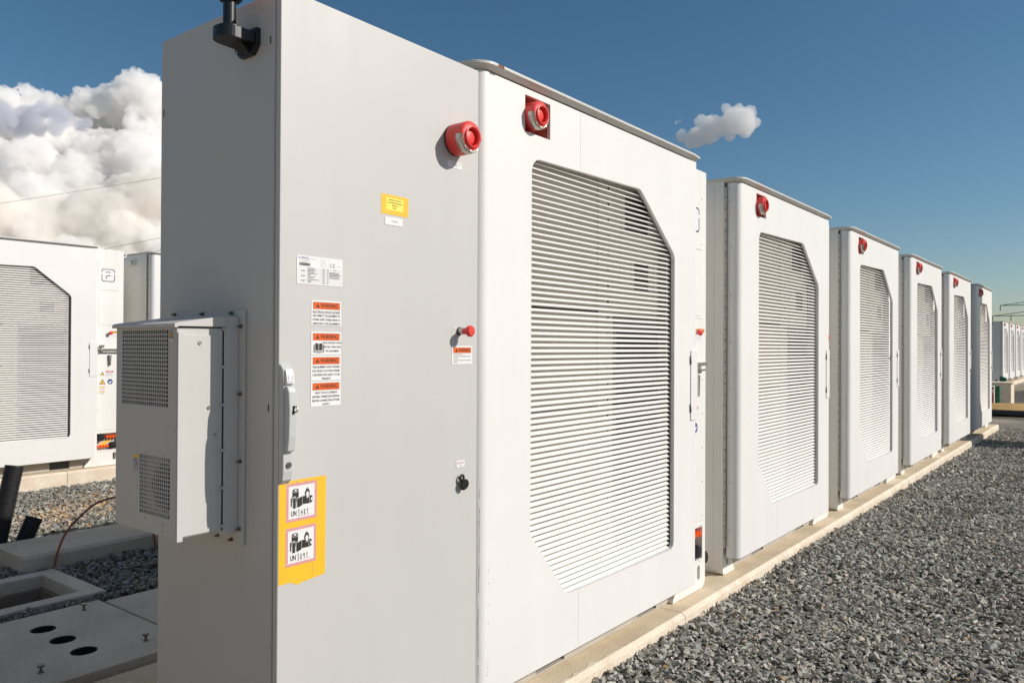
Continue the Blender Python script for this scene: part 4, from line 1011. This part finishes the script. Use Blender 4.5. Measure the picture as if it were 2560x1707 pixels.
GREEN = mat("green_plastic", (.02, .17, .09), .5, var=.3, vscale=20)
def gduct(b0, t0, r, label, m=GREEN):
    return conduit(b0, t0, r, label, m, None, pitch=.05)
gduct((26.3, .90, -.2), (26.3, .905, .42), .075, "green ribbed duct standing against the pale concrete box")
def on_x(px, py, X):
    v = dirv(px, py); t = X/v.x; p = CAM+v*t; return (p.y, p.z)
rd = MB().tube(smooth_path([(25.6, .98, -.16), (25.6, .96, .15), (25.6, 1.01, .42)]), .03, 8); rd.tube(smooth_path([(25.6, 1.02, -.16), (25.6, 1.04, .2), (25.6, .93, .40)]), .025, 8)
tag(rd.build("red_hose", mat("dull_red", (.30, .05, .03), .6)), "dull red hoses rising beside the green duct", "hose")
ws = MB().box(26.1, 1.0, -.2, 26.5, 1.25, .40)
tag(ws.build("junction_box", LBL_W, bevel=.01), "small white junction box squeezed between red hoses and green duct", "box")

# unseen kiosk added outside the frame; its shadow crosses the end of the near row
KO = (15.8, -1.15, -.16)
k = empty("shadow_kiosk", KO, "unseen tall grey kiosk added past the right edge to cast the end shadow", "kiosk")
q = MB().box(15.33, -1.40, -.16, 16.22, -.86, 3.45); q.build("body", GREY, k, KO, bevel=.01)
q = MB().box(15.40, -.858, .05, 16.15, -.845, 3.30); q.build("door", WHITE2, k, KO, bevel=.004)
q = MB().box(15.16, -1.38, -.16, 15.328, -.90, 2.1); q.build("side_box", GREY, k, KO, bevel=.008)
q = MB().box(15.28, -1.45, 3.451, 16.27, -.81, 3.50); q.build("roof", ROOF, k, KO, bevel=.006)

CT = (-5.5, 2.6, -.16)  # unseen container added to block blue sky and bounce warm light
k = empty("fill_container", CT, "unseen beige container added on the pale yard outside the left edge of the photo", "container")
BEI = mat("beige_paint", (.36, .30, .23), .6, var=.1, vscale=1)
MB().box(-7.0, -2.2, .0, -4.6, 8.4, 3.0).build("body", BEI, k, CT, bevel=.02)
MB().box(-7.1, -2.3, 3.0, -4.5, 8.5, 3.08).build("roof", ROOF, k, CT, bevel=.01)
for yy in (-1.6, .6, 2.8, 5.0): MB().box(-4.60, yy, .25, -4.57, yy+1.9, 2.75).build("door", BEI, k, CT, bevel=.006)
MB().box(-6.9, -2.1, -.16, -4.7, 8.3, -.001).build("base", STRIP, k, CT)
# power lines and pylon
def bar(mb, a, b_, t): mb.cyl(a, b_, t, 5, 0, caps=False, smooth=False)
def dirv(px, py): return (fwd*1.0+rt2*((px-1280)/F_PX)-up2*((py-853.5)/F_PX))
def at_dist(px, py, D):
    v = dirv(px, py); h = math.hypot(v.x, v.y); return CAM+v*(D/h)
gp_ = [on_x(2420+a/4.129, 720+b_/4.129, 33.0) for a, b_ in ((326, 912), (352, 912), (372, 926), (384, 922), (402, 946), (366, 974), (326, 982))]
tag(MB().prism(gp_, YZ, 33.0, 33.3).build("green_sheet", GREEN, bevel=.02), "small folded green plastic sheet before the far row's grey side wall", "plastic sheet")
PD = 260.0
def pylon():
    c = at_dist(2604, 830, PD); base = Vector((c.x, c.y, -.2)); ax = Vector((-dirv(2604, 830).y, dirv(2604, 830).x, 0)).normalized()
    e = empty("electricity_pylon", base, "distant steel lattice pylon whose cross-arms show at the right edge", "pylon")
    off = tuple(base); H = 26.0; mb = MB()
    other = Vector((ax.y, -ax.x, 0)); lev = [0, 5, 9.5, 13.5, 16.8, 19.5, 22, 24, H]
    half = lambda z: 2.6*(1-z/H)**1.0+.35
    for sx in (-1, 1):
        for sy in (-1, 1):
            for a, b_ in zip(lev[:-1], lev[1:]):
                P = lambda z, s1=sx, s2=sy: base+ax*half(z)*s1+other*half(z)*s2+Vector((0, 0, z))
                bar(mb, P(a), P(b_), .10); Q = base+ax*half(b_)*(-sx)+other*half(b_)*sy+Vector((0, 0, b_)); bar(mb, P(a), Q, .06)
    PYL = mat("galvanised_grey", (.22, .22, .22), .6); mb.build("tower", PYL, e, off)
    def arm(zpx_mid, tip_px, top_px):
        m = MB(); z0 = at_dist(2604, zpx_mid, PD).z-base.z
        for s_ in (1, -1):
            L_ = (2604-tip_px)/F_PX*PD*1.14
            tip = base+ax*L_*s_+Vector((0, 0, z0)); root = base+Vector((0, 0, z0)); topr = base+Vector((0, 0, z0+ (zpx_mid-top_px)/F_PX*PD*1.1))
            bar(m, root, tip, .11); bar(m, topr, tip, .09)
            for f in (.3, .6): bar(m, root.lerp(tip, f), topr.lerp(tip, f), .05)
        m.build("cross_arm", PYL, e, off)
        for s_ in (1, -1):
            for f in ((1, .62) if tip_px < 2535 else (1,)):
                a = base+ax*L_*s_*f+Vector((0, 0, z0)); MB().cyl(a, a-Vector((0, 0, 1.45)), .11, 6).build("insulator", DARKG, e, off)
        return
    arm(761.5, 2540, 752); arm(788, 2528, 777)
pylon()
WIRE = mat("wire_grey", (.22, .20, .19), .6)
for t, (x0, y0, x1, y1) in (("upper thin power line crossing the big white cloud", (-900, 640, 700, 395)), ("middle thin power line low over the peach cloud", (-900, 840, 700, 533)), ("lowest thin power line just above the white cabinet roof", (-900, 850, 700, 570))):
    a, b_ = at_dist(x0, y0, 150), at_dist(x1, y1, 105); pts = []
    for i in range(41):
        f = i/40; p = a.lerp(b_, f); p.z -= 4*f*(1-f)*.35; pts.append(p)
    tag(MB().tube(pts, .022, 6).build("power_line", WIRE), t, "power line", "overhead power lines")

# ================================================================== CLOUDS (far outside the site, lit by the same sun)
def cloud_mat(name, col, dens):
    m = bpy.data.materials.new(name); m.use_nodes = True; n = m.node_tree; n.nodes.clear()
    v = n.nodes.new("ShaderNodeVolumePrincipled"); v.inputs["Color"].default_value = (*col, 1); v.inputs["Density"].default_value = dens
    v.inputs["Anisotropy"].default_value = 0.0
    o = n.nodes.new("ShaderNodeOutputMaterial"); n.links.new(v.outputs[0], o.inputs["Volume"]); return m
def cloud(name, balls, voxel, disps, m, label):
    """balls: (px, py, dist, radius_px) in photo pixels turned into metres at that distance"""
    bm = bmesh.new()
    for px, py, D, rp in balls:
        c = at_dist(px, py, D); r = rp/F_PX*(c-CAM).length
        bmesh.ops.create_icosphere(bm, subdivisions=2, radius=r, matrix=Matrix.Translation(c))
    me = bpy.data.meshes.new(name); bm.to_mesh(me); bm.free(); me.materials.append(m)
    o = bpy.data.objects.new(name, me); COL.objects.link(o)
    rm = o.modifiers.new("r", 'REMESH'); rm.mode = 'VOXEL'; rm.voxel_size = voxel; rm.use_smooth_shade = True
    for i, (sz, st, typ) in enumerate(disps):
        tx = bpy.data.textures.new(name+str(i), typ)
        if typ == 'CLOUDS': tx.noise_scale = sz; tx.noise_depth = 4
        else: tx.noise_scale = sz
        dm = o.modifiers.new("d%d" % i, 'DISPLACE'); dm.texture = tx; dm.strength = st; dm.mid_level = .5; dm.texture_coords = 'GLOBAL'
    tag(o, label, "cloud"); return o
def cumulus():
    rs = random.Random(17)
    top = [(-700, 330), (-520, 250), (-380, 200), (-250, 235), (-120, 245), (-40, 222), (0, 214), (50, 228), (100, 224), (150, 262), (190, 244), (235, 228), (290, 226), (330, 198), (355, 190), (400, 215), (450, 250), (520, 300), (600, 380), (720, 500)]
    def ty(x):
        for (a, ya), (b_, yb) in zip(top[:-1], top[1:]):
            if a <= x <= b_: return ya+(yb-ya)*(x-a)/(b_-a)
        return 600
    B = []
    x = -690
    while x < 700:          # the lit crown
        r = rs.uniform(16, 34); B.append((x, ty(x)+r, 2600+rs.uniform(-40, 40), r)); x += r*.75
    for _ in range(210):
        x = rs.uniform(-690, 690); t0 = ty(x); y = t0+25+(760-t0)*rs.random()**.8; r = rs.uniform(30, 80)
        if y-r < t0: y = t0+r
        depth = 2600-(y-t0)*1.1+rs.uniform(-90, 60)
        B.append((x, y, 2600-(y-t0)*1.1+rs.uniform(-35, 25), r))
    for _ in range(60): B.append((rs.uniform(-650, 650), rs.uniform(420, 760), 2760, 110))
    for k in range(28): B.append((-650+48*k, ty(-650+48*k)+75+rs.uniform(0, 20), 2640, 60))
    for _ in range(150):
        x = rs.uniform(-100, 450); t0 = ty(x); y = t0+10+(620-t0)*rs.random(); r = rs.uniform(9, 22)
        if y-r < t0: y = t0+r
        B.append((x, y, 2600-(y-t0)*1.1-rs.uniform(50, 95), r))
    return B
CLW = cloud_mat("cloud_white", (.9995, .9965, .993), .05)
CUM = cumulus()
cloud("cumulus_cloud", CUM, 5.0, [(80, 46, 'CLOUDS'), (34, 44, 'CLOUDS'), (14, 24, 'CLOUDS')], CLW, "huge billowing white cumulus cloud filling the sky at left")
rs = random.Random(77); B = []
for _ in range(230):
    x = rs.uniform(-500, 560); y = rs.uniform(500, 740)-.10*abs(x-200)*0; r = rs.uniform(35, 80)
    if x < 300 and y < 560+40*math.sin(x*.02): y += 60
    B.append((x, y, 2200+rs.uniform(-50, 50), r))
cloud("cumulus_cloud", B, 5.0, [(60, 40, 'CLOUDS'), (24, 20, 'CLOUDS')], cloud_mat("cloud_peach_haze", (.9985, .984, .964), .04), "lower cumulus bank with peach haze light put into its colour, just above the emblem cabinet roof")  # peach tint of the haze is put into the cloud colour
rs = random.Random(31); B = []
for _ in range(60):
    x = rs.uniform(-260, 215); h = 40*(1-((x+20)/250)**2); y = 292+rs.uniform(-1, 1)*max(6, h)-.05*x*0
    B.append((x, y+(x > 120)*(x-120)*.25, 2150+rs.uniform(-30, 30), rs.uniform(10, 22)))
cloud("shaded_low_cloud", B, 5.0, [(60, 30, 'CLOUDS'), (22, 12, 'CLOUDS')], cloud_mat("cloud_shade_grey", (.80, .82, .88), .05), "flat low cloud with shade put into its blue-grey colour, drifting in front of the white cumulus")  # the cloud's shade is put into its blue-grey volume colour
# two unseen cumulus heads added above the frame : they fill the shade with white light
def fill_cloud(az, el, D, spread, r0, n_, seed, label):
    rs = random.Random(seed); bm = bmesh.new(); c0 = Vector((math.cos(R(az))*math.cos(R(el)), math.sin(R(az))*math.cos(R(el)), math.sin(R(el))))*D
    for _ in range(n_):
        c = c0+Vector((rs.gauss(0, .5), rs.gauss(0, .5), rs.gauss(0, .22)))*spread
        bmesh.ops.create_icosphere(bm, subdivisions=2, radius=r0*rs.uniform(.5, 1.2), matrix=Matrix.Translation(c))
    me = bpy.data.meshes.new("cumulus_cloud"); bm.to_mesh(me); bm.free()
    me.materials.append(mat("fill_cloud_white", (.95, .94, .92), 1.0, spec=0))
    o = bpy.data.objects.new("cumulus_cloud", me); COL.objects.link(o)  # unseen cloud added as white fill for the shade
    rm = o.modifiers.new("r", 'REMESH'); rm.mode = 'VOXEL'; rm.voxel_size = 30; rm.use_smooth_shade = True
    tag(o, label, "cloud")
fill_cloud(100, 50, 2600, 1000, 330, 60, 3, "unseen fill cloud added high overhead beyond the top left of the frame")
fill_cloud(135, 62, 2600, 900, 300, 50, 4, "second unseen fill cloud added high overhead, nearer the zenith than the first")
rs = random.Random(8); B = []
for cx, cy, sx, sy, n_ in ((1848, 290, 30, 18, 44), (1812, 312, 46, 18, 54), (1766, 338, 34, 11, 28), (1868, 316, 16, 14, 12), (1728, 346, 12, 6, 8)):
    for _ in range(n_): B.append((cx+rs.gauss(0, .62)*sx, cy+rs.gauss(0, .62)*sy, 2400+rs.uniform(-25, 25), rs.uniform(11, 17)))
for _ in range(2): B.append((1690+rs.uniform(-14, 14), 306+rs.uniform(-5, 5), 2400, rs.uniform(4.5, 6.5)))
cloud("small_cloud", B, 3.0, [(45, 14, 'CLOUDS'), (14, 7, 'CLOUDS')], cloud_mat("cloud_soft", (.9995, .9995, .9995), .032), "small lone puffy cloud in the blue sky above the near row")
